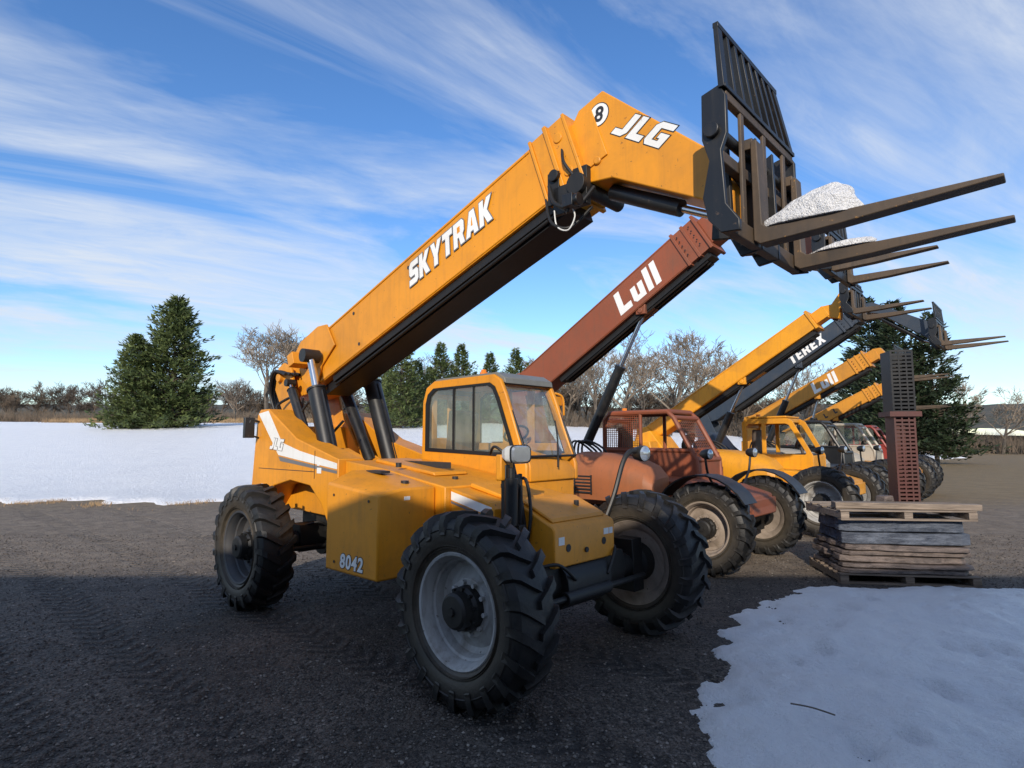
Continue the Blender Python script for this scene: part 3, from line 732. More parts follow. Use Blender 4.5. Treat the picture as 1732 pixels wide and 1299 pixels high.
# ================================================================ GENERIC TELEHANDLERS
def handler(pos,label,mat,boom,text=None,tsize=.3,tmat=M_decal,toff=.4,shear=0,hood=M_org2,cab='open',cabmat=None,rim=RIM,drop=1.3,fwd=1.95,
            cabx=(-1.0,.4),caby=(.45,1.3),cabz=2.25,fender=None,depth=.55,tspace=.10,boommat=None,lift_at=None,forklen=1.1,lr=.075,ribs=True,wid=.88,ws=1,split=False):
    boommat=boommat or mat; cabmat=cabmat or mat
    e=empty('telehandler',W(pos[0],pos[1],0),ROT)
    e['label']=label; e['category']='telehandler'; e['group']='telehandlers parked in a row'
    for x in(1.6,-1.6):
        wheel(e,x,-1.0,True,rim,spin=random.random()*6,sc=ws); wheel(e,x,1.0,False,rim,spin=random.random()*6,sc=ws)
    b=MB(); b.box(-2.2,1.5,-.36,.36,.6,.9)
    for x in(1.6,-1.6):
        z_=.645*ws
        b.cyl((x,-.85,z_),(x,.85,z_),.10); b.cyl((x-.15,0,.63),(x+.08,0,.63),.17); b.box(x-.1,x+.1,-.75,-.62,.42,.86); b.box(x-.1,x+.1,.62,.75,.42,.86)
    b.obj('chassis',[M_dark],e,.006)
    b=MB()
    b.prism([(-2.7,.85),(-2.7,1.9),(-2.3,2.0),(-1.9,1.5),(-.9,1.25),(1.0,1.15),(1.55,1.12),(1.95,1.0),(2.0,.72),(1.5,.68),(-2.3,.75)],-.42,.42)
    b.box(1.55,1.98,-.5,.5,.72,.95)
    b.prism([(-2.68,1.0),(-2.68,1.75),(-2.1,1.75),(-2.0,1.4),(-2.2,1.1)],-.8,-.42)
    b.obj('body_panel',[mat],e,.02)
    b=MB()
    prof=[(-.95,.85),(-.99,1.15),(-.975,1.32),(-.93,1.43),(-.85,1.51),(-.72,1.56),(-.58,1.58),(-.425,1.585),(-.425,.85)]
    def sec(x,k,w): return [(x,(-.425+(p[0]+.425)*w),.85+(p[1]-.85)*k) for p in prof]
    S=[sec(-.75,1.0,1.0),sec(-.2,.97,1.0),sec(.35,.86,1.0),sec(.60,.72,.97),(sec(.74,.50,.92))]
    for i in range(len(S)-1): b.loft(S[i],S[i+1])
    b.obj('engine_hood',[hood],e,.0)
    b=MB()
    b.box(-.62,-.60,-1.005,-.985,.94,1.23); b.box(-.30,-.28,-1.005,-.985,.94,1.23)
    for i in range(6): b.box(-.6,-.3,-1.0,-.975,.95+.05*i,.97+.05*i)
    b.obj('hood_vent',[M_decalk],e)
    xa,za,xb,zb=boom; ang=math.atan2(zb-za,xb-xa)
    L0=(xa+2.75)/math.cos(ang) if xa>-2.75 else 0
    ox=xa-L0*math.cos(ang); oz=za-L0*math.sin(ang)
    L=math.hypot(xb-ox,zb-oz)
    T=Matrix.Translation((0,.1,0))@boomT(ox,oz,ang)
    b=MB(T)
    b.prism([(0,-.12),(.15,0),(L,0),(L,-depth),(.4,-depth),(0,-depth*.7)],-.21,.21)
    if ribs:
        for u0,o in((L-.45,.03),(L-.03,.035),(L-.25,.02)): b.box(u0,u0+.05,-.21-o,.21+o,-depth-o,o)
    else: b.box(L-.04,L+.02,-.235,.235,-depth-.03,.03)
    b.box(.3,L-.47,-.222,-.211,-.03,-.012); b.box(.4,L-.47,-.222,-.211,-depth+.012,-depth+.03)
    b.box(L*.62,L*.62+.35,-.10,.10,-depth-.12,-depth-.001)
    b.box(L+.021,L+.30,-.15,.15,-depth+.07,-.07)
    b.obj('boom',[boommat],e,.008)
    b=MB(T); b.box(.9,L-.1,-.13,.15,-depth-.09,-depth-.001)
    for k in range(3): b.cyl((1,-.10+.1*k,-depth-.11),(L-.2,-.10+.1*k,-depth-.11),.018,n=6)
    if ribs:
        for k in range(5): b.cyl((L-.12,-.247,-.1-.09*k),(L-.12,-.252,-.1-.09*k),.014,n=6); b.cyl((L-.36,-.237,-.1-.09*k),(L-.36,-.242,-.1-.09*k),.014,n=6)
    b.obj('hose_carrier',[M_rubber_h],e)
    hx=ox+(L+.25)*math.cos(ang); hz=oz+(L+.25)*math.sin(ang)
    cx=xb+fwd; cz=zb-drop
    dn=Vector((-math.sin(ang),math.cos(ang)))
    t=(hx-dn[0]*.05,hz-dn[1]*.05); bt=(hx-dn[0]*(depth-.05),hz-dn[1]*(depth-.05))
    b=MB(Matrix.Translation((0,.1,0)))
    b.prism([t,(t[0]+.22,t[1]+.02),(cx-.16,cz+.62),(cx-.08,cz+.40),(cx-.10,cz+.15),(cx-.22,cz+.25),(bt[0]+.2,bt[1]-.05),bt],-.13,.13)
    b.obj('boom_head',[boommat],e,.01)
    b=MB(Matrix.Translation((0,.1,0))); b.cyl((bt[0]+.1,0,bt[1]-.06),(cx-.3,0,cz+.2),.05); b.m(1).cyl((cx-.3,0,cz+.2),(cx-.06,0,cz+.12),.028)
    b.obj('tilt_cylinder',[M_black,M_chrome],e)
    carriage(e,Matrix.Translation((cx-3.14,.1,0)),-.60,.60,cz,cz+.60,cz+.95 if ribs else cz+.7,-.42,.42,M_black,M_black,flen=forklen,bars=7,bt=0)
    la=lift_at or (xb-1.3,None,-1.0,1.5)
    za_=oz+math.tan(ang)*(la[0]-ox)-depth/math.cos(ang)-.05
    lift('lift_cylinder',.06,(la[0],za_),(la[2],la[3]),.42,lr,e)
    b=MB(Matrix.Translation((la[0],0,za_))); b.box(-.09,.09,-.08,.0,-.06,.16); b.box(-.09,.09,.14,.22,-.06,.16); b.cyl((0,-.1,0),(0,.24,0),.045)
    b.obj('cylinder_bracket',[boommat],e,.01)
    b=MB()
    for y in(-.16,.33):
        b.prism([(-2.9,oz-.4),(-2.8,oz+.05),(-2.55,oz+.1),(-2.2,1.8),(-1.6,1.3),(-2.7,1.3)],y,y+.03)
    b.obj('boom_support',[mat],e,.005)
    b=MB()
    for k in range(4): b.tube([(-1.4+.1*k,-.1,1.3),(-1.2+.1*k,-.25-.03*k,1.75),(-.8+.1*k,-.28,1.6),(-.5,-.2,1.2)],.018)
    b.objs('hydraulic_hose',[M_rubber_h],e)
    x0,x1=cabx;y0,y1=caby;z0,z1=1.15,cabz
    fb=x1+.42
    b=MB()
    if cab=='panel':
        for y,yy in((y0,y0+.06),(y1-.06,y1)):
            o_=[(x0,z0-.25),(x0,z1-.08),(x0+.08,z1),(x1-.05,z1),(x1+.06,z1-.06),(fb+.03,z0+.30),(fb+.03,z0-.25)]
            i_=[(x0+.10,z0+.32),(x0+.10,z1-.16),(x0+.14,z1-.12),(x1-.08,z1-.12),(x1-.01,z1-.15),(fb-.10,z0+.36),(fb-.12,z0+.32)]
            b.ring(o_,i_,y,yy)
            b.box(x0+.42*(x1-x0),x0+.42*(x1-x0)+.09,y+.005,yy-.005,z0+.3,z1-.1)
        b.box(x0+.02,x1-.04,y0+.061,y1-.061,z1-.09,z1-.002)
        b.box(x0+.001,x0+.08,y0+.061,y1-.061,z0-.25,z0+.34); b.box(x0+.001,x0+.08,y0+.061,y1-.061,z1-.2,z1-.1)
        b.box(fb-.05,fb+.029,y0+.061,y1-.061,z0-.25,z0+.30)
        c=b.obj('cab',[cabmat],e,.012)
    else:
        r=.042
        for y in(y0,y1):
            b.tube([(x0,y,z0),(x0,y,z1-.12),(x0+.1,y,z1),(x1-.08,y,z1),(x1+.03,y,z1-.10),(fb,y,z0+.3),(fb+.02,y,z0)],r,smooth=False)
            b.cyl((x0,y,z0+.45),(fb-.05,y,z0+.45),r*.8); b.cyl((x0+.55*(x1-x0),y,z0),(x0+.55*(x1-x0),y,z1),r*.8)
            b.box(x0,fb,y-.012,y+.012,z0-.25,z0+.42)
        for (x,z) in((x0,z1-.12),(x0+.1,z1),(x1-.08,z1),(x1+.03,z1-.1),(fb,z0+.3),(x0,z0+.45)): b.cyl((x,y0,z),(x,y1,z),r)
        b.box(x0-.01,x0+.01,y0,y1,z0-.25,z0+.44); b.box(fb-.0,fb+.02,y0,y1,z0-.25,z0+.28)
        c=b.obj('cab',[cabmat],e)
    b=MB(); b.box(x0+.08,x1-.06,y0+.02,y1-.02,z1+.012,z1+.05)
    b.obj('cab_roof',[cabmat],c,.01)
    b=MB(); b.box(x0+.2,x0+.65,y0+.2,y1-.2,z0,z0+.35); b.prism([(x0+.1,z0+.33),(x0+.2,z0+.35),(x0+.22,z0+.85),(x0+.14,z0+.87)],y0+.22,y1-.22); 
    b.obj('driver_seat',[M_seat],c,.02)
    b=MB(); b.cyl((x1+.2,(y0+y1)/2,z0),(x1+.05,(y0+y1)/2,z0+.6),.03); b.cyl((x1+.09,(y0+y1)/2,z0+.60),(x1+.05,(y0+y1)/2,z0+.62),.17); b.obj('steering_wheel',[M_seat],c)
    b=MB(); b.box(x1+.05,fb-.04,y0+.1,y1-.1,z0,z0+.34); b.obj('dashboard',[M_black],c,.02)
    if cab=='grille':
        b=MB()
        n=16
        for i in range(n+1):
            x=x0+.03+(x0+.55*(x1-x0)-x0-.06)*i/n; b.box(x-.005,x+.005,y0-.004,y0+.004,z0+.45,z1-.03)
        for i in range(17):
            z=z0+.46+(z1-z0-.5)*i/16; b.box(x0,x0+.55*(x1-x0),y0-.0115,y0-.0045,z-.005,z+.005)
        b.obj('window_grille',[cabmat],c)
        b=MB()
        for i in range(15):
            z=z0+.3+(z1-z0-.42)*i/14; xx=fb+(x1+.03-fb)*i/14; b.box(xx-.004,xx+.004,y0,y1,z-.004,z+.004)
        for i in range(13):
            y=y0+(y1-y0)*i/12; b.cyl((fb+.006,y,z0+.3),(x1+.036,y,z1-.1),.004,n=4)
        b.obj('window_grille',[cabmat],c)
    if cab=='closed':
        pane('side_window',[(x0+.02,y0+.003,z0+.5),(x1,y0+.003,z0+.5),(x1,y0+.003,z1-.04),(x0+.02,y0+.003,z1-.04)],M_glass2,c)
    b=MB(); b.cyl((x0+.3,y0+.2,z1+.04),(x0+.3,y0+.2,z1+.10),.045); b.obj('beacon',[M_amber],c)
    if fender:
        for yy in(-1.22,.82):
            b=MB()
            pts=[(1.6+.70*math.cos(a),.62+.70*math.sin(a)) for a in [rad(30+i*13) for i in range(10)]]
            pin=[(1.6+.68*math.cos(a),.62+.68*math.sin(a)) for a in [rad(30+i*13) for i in range(10)]][::-1]
            b.prism(pts+pin,yy,yy+.40)
            b.obj('fender',[fender],e)
    for s in(-1,1):
        b=MB(); b.tube([(1.5,.5*s,1.1),(1.5,.72*s,1.3),(1.5,.80*s,1.55)],.018); b.obj('lamp_bracket',[M_black],e)
        lamp('headlight',1.56,.80*s,1.58,.075,e,M_black)
    if text:
        u=L*toff; w=-depth*.5-tsize*.5
        px=ox+u*math.cos(ang)-w*math.sin(ang); pz=oz+u*math.sin(ang)+w*math.cos(ang)
        block_mark('boom_lettering',text,tsize,(px,-.1135,pz),ang,e,shear,tmat,gap=tspace,wid=wid,holemat=boommat,split=split)
    return e
lull=handler((-.60,4.68),'dull rust orange telehandler with a caged cab and black fenders',M_org,(-2.6,3.07,1.08,5.26),text='Lull',tsize=.40,toff=.585,shear=.16,tspace=.13,wid=1.05,cab='grille',hood=M_org2,cabmat=M_org,rim=RIMW,
        fender=M_black,depth=.60,drop=1.30,fwd=1.95,lift_at=(.10,None,-1.12,1.72),cabx=(-1.0,.35),caby=(.45,1.3),lr=.085,ws=.94)
handler((-.40,9.05),'plain yellow telehandler with a solid yellow cab frame',M_yel3,(-1.85,2.55,1.20,4.40),cab='panel',hood=M_yel3,boommat=M_yel3,drop=.20,fwd=.85,depth=.38,ribs=False,lift_at=(-.2,None,-1.0,1.4),cabx=(-.4,.62),caby=(.35,1.25),cabz=2.25)
handler((-.5,12.6),'telehandler with a slate blue boom and white lettering',M_blue,(-1.75,3.12,1.30,5.05),text='TEREX',tsize=.25,toff=.60,shear=.12,tspace=.12,wid=1.0,cab='closed',hood=M_white2,cabmat=M_black,drop=1.15,fwd=1.75,depth=.38)
handler((-.5,16.0),'weathered yellow telehandler with white lettering and tan cab',M_yel2,(-2.09,2.85,.75,4.38),text='Lull',tsize=.34,toff=.56,shear=.16,tspace=.13,wid=1.05,cab='closed',cabmat=M_white2,hood=M_white2,drop=.9,fwd=.9,depth=.46)
handler((-.8,19.4),'red telehandler with a faded yellow boom and spaced dark letters',M_redp,(-1.4,2.66,.65,3.70),text='LULL',tsize=.18,toff=.30,tmat=M_decalk,cab='closed',cabmat=M_redp,hood=M_redp,boommat=M_yel2,drop=.9,fwd=.8,depth=.42,tspace=1.4,split=True)

# ================================================================ PALLETS & STONE
def pallet(name,c,rz,L,Wd,label,mat=M_wood,h=.13):
    b=MB()
    for i in range(7):
        y=-Wd/2+(Wd-.09)*i/6; j=random.uniform(-.03,.03)
        b.box(-L/2+j,L/2+j,y,y+.09,h-.022,h+random.uniform(-.004,0))
    for x in(-L/2,-.05,L/2-.1): b.box(x,x+.1,-Wd/2,Wd/2,.022,h-.0265)
    for y in(-Wd/2,-.05,Wd/2-.1): b.box(-L/2,L/2,y,y+.1,0,.0215)
    o=b.obj(name,[mat],None,.004); o.location=c; o.rotation_euler=(0,0,rz); o['label']=label; o['category']='pallet'; return o
def slabs(name,c,rz,L,Wd,n,th,mat,label):
    b=MB(); z=0
    for k in range(n):
        t=th*random.uniform(.7,1.35); nseg=44
        pts=[]; tops=[]
        ph=random.random()*9; ox_,oy_=random.uniform(-.04,.04),random.uniform(-.04,.04)
        for i in range(nseg):
            a=2*math.pi*i/nseg; ca,sa=math.cos(a),math.sin(a)
            r=1/max(abs(ca),abs(sa)); 
            q=.93+.07*noise.noise(Vector((ca*2.5,sa*2.5,ph+k*3)))+random.uniform(-.018,.018)
            q2=q*random.uniform(.965,1.01)
            pts.append((ca*r*L/2*q+ox_,sa*r*Wd/2*q+oy_)); tops.append((ca*r*L/2*q2+ox_,sa*r*Wd/2*q2+oy_))
        dz=[.012*noise.noise(Vector((p[0]*2,p[1]*2,ph))) for p in pts]
        b.loft([(p[0],p[1],z+.5*d) for p,d in zip(pts,dz)],[(p[0],p[1],z+t-.012+d) for p,d in zip(tops,dz)]); z+=t
    o=b.obj(name,[mat],None,.012,smooth=False); o.location=c; o.rotation_euler=(0,0,rz); o['label']=label; o['category']='stone slabs'; return o,z
rz=rad(-8); cx,cy=4.94,8.02
z=0.0
pallet('pallet',(cx,cy,z),rz,1.6,1.1,'weathered wooden pallet under a pile of stone slabs'); z+=.131
o,h=slabs('stone_slab_pile',(cx+.02,cy,z),rz,1.62,1.1,5,.07,M_slab2,'brown grey flagstones piled flat on a pallet'); z+=h
o,h=slabs('stone_slab_pile',(cx+.03,cy+.02,z),rz,1.56,1.05,2,.14,M_slab,'thick blue grey flagstones piled flat between pallets'); z+=h
pallet('pallet',(cx,cy,z),rz+.05,1.6,1.1,'wooden pallet lying on top of stone slabs',mat=M_wood2); z+=.131
b=MB(); b.box(-.80,.85,-.07,.07,0,.075); o=b.obj('timber_beam',[M_wood2],None,.008); o.location=(cx-.02,cy-.40,z); o.rotation_euler=(0,0,rz-.06); o['label']='pale timber beam lying on a wooden pallet'; o['category']='beam'
b=MB(); b.box(-.75,.80,-.06,.06,0,.06); o=b.obj('timber_beam',[M_wood],None,.008); o.location=(cx+.03,cy-.12,z); o.rotation_euler=(0,0,rz+.05); o['label']='grey timber beam lying on a wooden pallet'; o['category']='beam'
b=MB(); b.prism([(-.09,0),(-.07,.12),(.07,.13),(.10,0)],-.08,.08); o=b.obj('concrete_block',[M_slab2],None,.02); o.location=(cx+.05,cy+.08,z); o.rotation_euler=(0,0,.3); o['label']='pale concrete block on top of the pallet stack'; o['category']='block'
def perf(b,x,y,z0,z1,w,n):
    s=.018
    for dx in(-w,-w/3,w/3,w-s):
        b.box(x+dx,x+dx+s,y-w,y-w+.008,z0,z1)
    for i in range(n+1):
        zz=z0+(z1-z0)*i/n; b.box(x-w,x+w,y-w+.001,y-w+.0075,zz-.014,zz+.014)
    b.box(x-w,x+w,y+w-.008,y+w,z0,z1); b.box(x-w-.006,x-w,y-w,y+w,z0,z1); b.box(x+w,x+w+.006,y-w,y+w,z0,z1)
fr=MB(); fr.m(1); perf(fr,0,0,0,1.15,.13,22); fr.m(0); perf(fr,0,0,1.22,2.05,.14,16)
fr.m(1).box(-.2,.20,-.17,.17,1.151,1.219); fr.box(-.2,.2,-.16,.16,-.03,.0)
o=fr.obj('perforated_steel_post',[M_black,M_brick],None); o.location=(5.34,8.22,z+.03); o.rotation_euler=(0,0,rz); o['label']='black and dull red perforated steel post standing on stacked pallets'; o['category']='steel post'

# ================================================================ GROUND
def tz(x,y):
    d=y-19-.85*max(0,x+2)
    if d<=0: z=0
    else: z=.090*(d*d/(d+6))
    lim=5.8
    z=lim*math.tanh(z/lim)
    return z+ (0 if d<0 else .12*noise.noise(Vector((x*.05,y*.05,0)))*min(1,d/10))
def grid_obj(name,xs,ys,fz,mat):
    nx,ny=len(xs),len(ys); vs=[]
    for y in ys:
        for x in xs: vs.append((x,y,fz(x,y)))
    fs=[(j*nx+i,j*nx+i+1,(j+1)*nx+i+1,(j+1)*nx+i) for j in range(ny-1) for i in range(nx-1)]
    me=bpy.data.meshes.new(name); me.from_pydata(vs,[],fs); me.materials.append(mat)
    me.polygons.foreach_set('use_smooth',[True]*len(me.polygons)); me.update()
    return put(name,me)
xs=list(np.concatenate([np.linspace(-600,-90,12),np.linspace(-80,80,65),np.linspace(90,600,12)]))
ys=list(np.concatenate([np.linspace(-200,-20,6),np.linspace(-15,130,60),np.linspace(150,900,10)]))
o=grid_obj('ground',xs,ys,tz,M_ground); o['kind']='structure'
def yb(x):
    return 17.6+.85*max(0,x+5)+2.2*noise.noise(Vector((x*.25,0,3)))+1.0*noise.noise(Vector((x*1.1,0,8)))
xs=list(np.concatenate([np.linspace(-110,-26,30),np.linspace(-25,45,200)]))
ts=[0,.0008,.002,.004,.007,.011,.016]+list(np.linspace(.022,1,70))
vs=[];nx=len(xs)
for t in ts:
    for x in xs:
        y0=yb(x); y1=max(y0+10,86+3*noise.noise(Vector((x*.1,5,0)))); y=y0+(y1-y0)*t
        e=min(1,(y-y0)/.35); e2=min(1,(y1-y)/2)
        th=-.02+.10*math.sqrt(e)*min(1,e2+.2)+.05*noise.noise(Vector((x*.6,y*.6,1)))*e
        vs.append((x,y,tz(x,y)+th+.02*e))
fs=[(j*nx+i,j*nx+i+1,(j+1)*nx+i+1,(j+1)*nx+i) for j in range(len(ts)-1) for i in range(nx-1)]
me=bpy.data.meshes.new('snow_field'); me.from_pydata(vs,[],fs); me.materials.append(M_snow); me.polygons.foreach_set('use_smooth',[True]*len(me.polygons))
o=put('snow_field',me); o['kind']='structure'
poly=[(.95,.6),(1.0,2.4),(1.05,3.1),(1.17,3.85),(1.40,4.45),(1.72,5.1),(1.95,5.65),(2.35,6.35),(2.95,6.95),(3.6,7.35),(4.6,7.42),(6.5,7.2),(7.5,5),(7.6,.6)]
def sd(x,y):
    ins=False; dm=1e9; n=len(poly)
    for i in range(n):
        x1,y1=poly[i];x2,y2=poly[(i+1)%n]
        if (y1>y)!=(y2>y) and x<(x2-x1)*(y-y1)/(y2-y1)+x1: ins=not ins
        dx,dy=x2-x1,y2-y1; t=max(0,min(1,((x-x1)*dx+(y-y1)*dy)/(dx*dx+dy*dy)))
        dm=min(dm,math.hypot(x-x1-t*dx,y-y1-t*dy))
    return dm if ins else -dm
rf=random.Random(3)
foot=[(rf.uniform(1.6,4.2),rf.uniform(2.6,6.8)) for _ in range(42)]
st=.03
nx=int(7.2/st);ny=int(7.4/st); vs=[];idx={};fs=[]
H=np.zeros((nx+1,ny+1));D=np.zeros((nx+1,ny+1))
for i in range(nx+1):
    for j in range(ny+1):
        x=.6+i*st;y=.6+j*st
        d=sd(x,y)+.17*noise.fractal(Vector((x*2.8,y*2.8,0)),1,2,4)
        D[i,j]=d
        h=.040*min(1,max(0,d)/.22)**.7+.06*min(1,max(0,d)/1.2)+.045*noise.fractal(Vector((x*1.8,y*1.8,4)),1,2,4)*min(1,max(0,d)/.4)+.014*noise.noise(Vector((x*8,y*8,2)))*min(1,max(0,d)/.2)
        for (px,py) in foot:
            rr=((x-px)/.07)**2+((y-py)/.13)**2
            if rr<4: h-=.075*math.exp(-rr*1.6)
        H[i,j]=max(h,.004) if d>0 else -.02
def vid(i,j):
    if (i,j) not in idx: idx[(i,j)]=len(vs); vs.append((.6+i*st,.6+j*st,H[i,j]))
    return idx[(i,j)]
for i in range(nx):
    for j in range(ny):
        if max(D[i,j],D[i+1,j],D[i,j+1],D[i+1,j+1])>0: fs.append((vid(i,j),vid(i+1,j),vid(i+1,j+1),vid(i,j+1)))
me=bpy.data.meshes.new('snow_bank'); me.from_pydata(vs,[],fs); me.materials.append(M_snow); me.polygons.foreach_set('use_smooth',[True]*len(me.polygons))
o=put('snow_bank',me); o['kind']='structure'
b=MB(); b.tube([(1.75,3.92,.125),(1.85,3.85,.13),(1.95,3.77,.12)],.005,n=5); o=b.obj('fallen_twig',[M_bark],None); o['label']='thin dark twig lying on the snow bank'; o['category']='twig'
NP=60000
Y=3.0+8.5*np.random.rand(NP)**1.25; X=(np.random.rand(NP)*2-1)*(.95*Y+.3)
S=.0045+.010*np.random.rand(NP)**2.8
base=np.array([(1,0,0),(0,1,0),(-1,0,0),(0,-1,0),(0,0,1),(0,0,-1)],float)
V=np.repeat(base[None],NP,0)*(.7+.6*np.random.rand(NP,6,1))
V*=np.stack([S*1.1,S,S*.7],1)[:,None,:]
a=np.random.rand(NP)*6.28; c,s=np.cos(a)[:,None],np.sin(a)[:,None]
Vx=V[:,:,0]*c-V[:,:,1]*s; Vy=V[:,:,0]*s+V[:,:,1]*c
V=np.stack([Vx+X[:,None],Vy+Y[:,None],V[:,:,2]+(S*.35)[:,None]],2).reshape(-1,3)
F=np.array([(0,1,4),(1,2,4),(2,3,4),(3,0,4),(1,0,5),(2,1,5),(3,2,5),(0,3,5)])
F=(F[None]+6*np.arange(NP)[:,None,None]).reshape(-1,3)
me=bpy.data.meshes.new('loose_gravel'); me.from_pydata(V.tolist(),[],F.tolist())
m,nt,bb,_=new_mat('gravel_stone'); geo=N(nt,'ShaderNodeNewGeometry'); 
nt.links.new(ramp(nt,geo.outputs['Random Per Island'],[(0,(.020,.017,.015,1)),(.55,(.075,.062,.052,1)),(.92,(.17,.145,.12,1)),(1,(.32,.28,.24,1))]).outputs[0],bb.inputs['Base Color']); bb.inputs['Roughness'].default_value=.7
me.materials.append(m); o=put('loose_gravel',me); o['kind']='stuff'; o['label']='loose grey brown gravel stones covering the lot'; o['category']='gravel'

# ================================================================ TREES
def conifer_meshes(h,r,nb,seed,leafmat,leaf=.26,low=.06,pw=.75):
    rnd=random.Random(seed)
    b=MB(); b.cyl((0,0,-.4),(0,0,h*.55),.028*h*.55,.014*h*.6,n=8); b.cyl((0,0,h*.55),(0,0,h*.97),.014*h*.6,.01,n=6)
    vs=[];fs=[]
    for i in range(nb):
        t=low+(1-low)*(i/nb)**1.05
        z=h*t; L=r*((1-t)**pw)*rnd.uniform(.45,1.12)*(1+.22*noise.noise(Vector((z*.6,seed,0))))+.12
        if rnd.random()<.10: L*=1.3
        a=rnd.random()*6.283; up=.25+.5*t
        d=Vector((math.cos(a),math.sin(a),0)); side=Vector((-d.y,d.x,0))
        tip=Vector((0,0,z))+d*L+Vector((0,0,L*(up-.22)))
        if L>.8: b.cyl((0,0,z),tip,.02*L/2+.012,.006,n=4)
        n=int(7+L*9)
        for k in range(n):
            s=rnd.uniform(.18,1)**.7
            p=Vector((0,0,z)).lerp(tip,s)+Vector((0,0,-.22*L*s*(1-s)))+side*rnd.gauss(0,.13*L*(1.1-s)+.07)+Vector((0,0,rnd.gauss(0,.14)))
            q=leaf*rnd.uniform(.6,1.3)
            u=(d*rnd.uniform(.3,1)+side*rnd.uniform(-1,1)+Vector((0,0,rnd.uniform(-.1,.8)))).normalized()
            w=u.cross(Vector((rnd.uniform(-1,1),rnd.uniform(-1,1),1))).normalized()
            o=len(vs); vs+= [p-w*q*.22,p+u*q*.5-w*q*.12+Vector((0,0,-.02)),p+u*q,p+w*q*.22+u*q*.3]
            fs.append((o,o+1,o+2,o+3))
    trunk=b.mesh('trunk',[M_bark])
    me=bpy.data.meshes.new('crown'); me.from_pydata([tuple(v) for v in vs],[],fs); me.materials.append(leafmat)
    return trunk,me
def bare_meshes(h,seed,depth=5,kids=4,minr=.014,spread=.75):
    rnd=random.Random(seed); tr=MB(); cr=MB()
    def seg(mb,a,c,r0,r1,n):
        d=(c-a).normalized(); u=d.orthogonal().normalized(); w=d.cross(u)
        vs=[p+u*math.cos(6.283*i/n)*r+w*math.sin(6.283*i/n)*r for p,r in((a,r0),(c,r1)) for i in range(n)]
        mb.add(vs,[(i,(i+1)%n,n+(i+1)%n,n+i) for i in range(n)])
    def grow(p,d,L,r,lv):
        mb=tr if lv==0 else cr; n=7 if lv==0 else (4 if lv<3 else 3)
        pts=[p];q=p; dd=d
        ns=4 if lv<2 else 2
        for i in range(ns):
            dd=(dd+Vector((rnd.gauss(0,.12),rnd.gauss(0,.12),rnd.gauss(.05,.06)))).normalized()
            q=q+dd*L/ns; pts.append(q)
        for i in range(ns):
            r0=max(minr,r*(1-.6*i/ns)); r1=max(minr*.7,r*(1-.6*(i+1)/ns)); seg(mb,pts[i],pts[i+1],r0,r1,n)
        if lv>=depth: return
        k=kids+(3 if lv==0 else 0)+(1 if lv>=3 else 0)
        for i in range(k):
            s=rnd.uniform(.35,1) if lv>0 else rnd.uniform(.38,1)
            f=s*ns; j=min(ns-1,int(f)); pp=pts[j].lerp(pts[j+1],f-j)
            v=Vector((rnd.gauss(0,1),rnd.gauss(0,1),rnd.gauss(.2,.5))).normalized()
            nd=(dd*(1-.35*spread)+v*spread).normalized()
            if nd.z<-.15: nd.z=abs(nd.z)
            grow(pp,nd,L*rnd.uniform(.5,.72),max(minr,r*.42),lv+1)
    grow(Vector((0,0,-.3)),Vector((0,0,1)),h*.46,.021*h,0)
    return tr.mesh('trunk',[M_bark]),cr.mesh('crown',[M_twig],smooth=False)
def tree(kind,meshes,x,y,s=1,rz=0,label='',sz=None,group=None):
    e=empty(kind,(x,y,tz(x,y)-.1),rz); e.scale=(s,s,sz or s)
    put('trunk',meshes[0],e); put('crown',meshes[1],e)
    e['label']=label; e['category']='tree'
    if group: e['group']=group
    return e
def wx(u,y): return (u-866)/1009*y
C1=conifer_meshes(13.2,4.6,600,1,M_needle,leaf=.50,pw=.62,low=.02)
C2=conifer_meshes(10,3.6,430,2,M_needle,leaf=.46,low=.02,pw=.62)
C3=conifer_meshes(11,3.2,330,3,M_needle2,leaf=.44)
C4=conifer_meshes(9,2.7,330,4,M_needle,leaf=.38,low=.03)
tree('pine_tree',C1,wx(290,60),60,1,0,'tall full green pine at the edge of the snowy field')
tree('pine_tree',C2,wx(226,58),58,.92,1,'shorter dense green pine beside a taller one')
for i,(u,y,s,mm) in enumerate([(678,60,1.18,C4),(706,66,.85,C4),(745,70,1.12,C4),(780,72,1.12,C4),(828,76,1.05,C4),(872,74,1.1,C4),(648,66,.9,C4),(850,80,.8,C4),(803,80,.8,C4),(725,76,.85,C4)]):
    tree('pine_tree',mm,wx(u,y),y,s*.95,i*1.3,'slender green pine standing along the far tree line',group='pines along the far tree line')
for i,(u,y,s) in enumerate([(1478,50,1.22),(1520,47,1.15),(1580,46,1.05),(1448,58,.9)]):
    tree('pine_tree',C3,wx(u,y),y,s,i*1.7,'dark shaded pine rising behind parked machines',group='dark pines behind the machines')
B0=bare_meshes(12,21,minr=.020,spread=.8)
BB=[bare_meshes(12,11,kids=3,minr=.021),bare_meshes(11,12,spread=.6,kids=3,minr=.021),bare_meshes(12,13,spread=.85,kids=3,minr=.021)]
tree('bare_tree',B0,wx(450,62),62,1.2,.7,'rounded leafless tree standing alone by the snowy field')
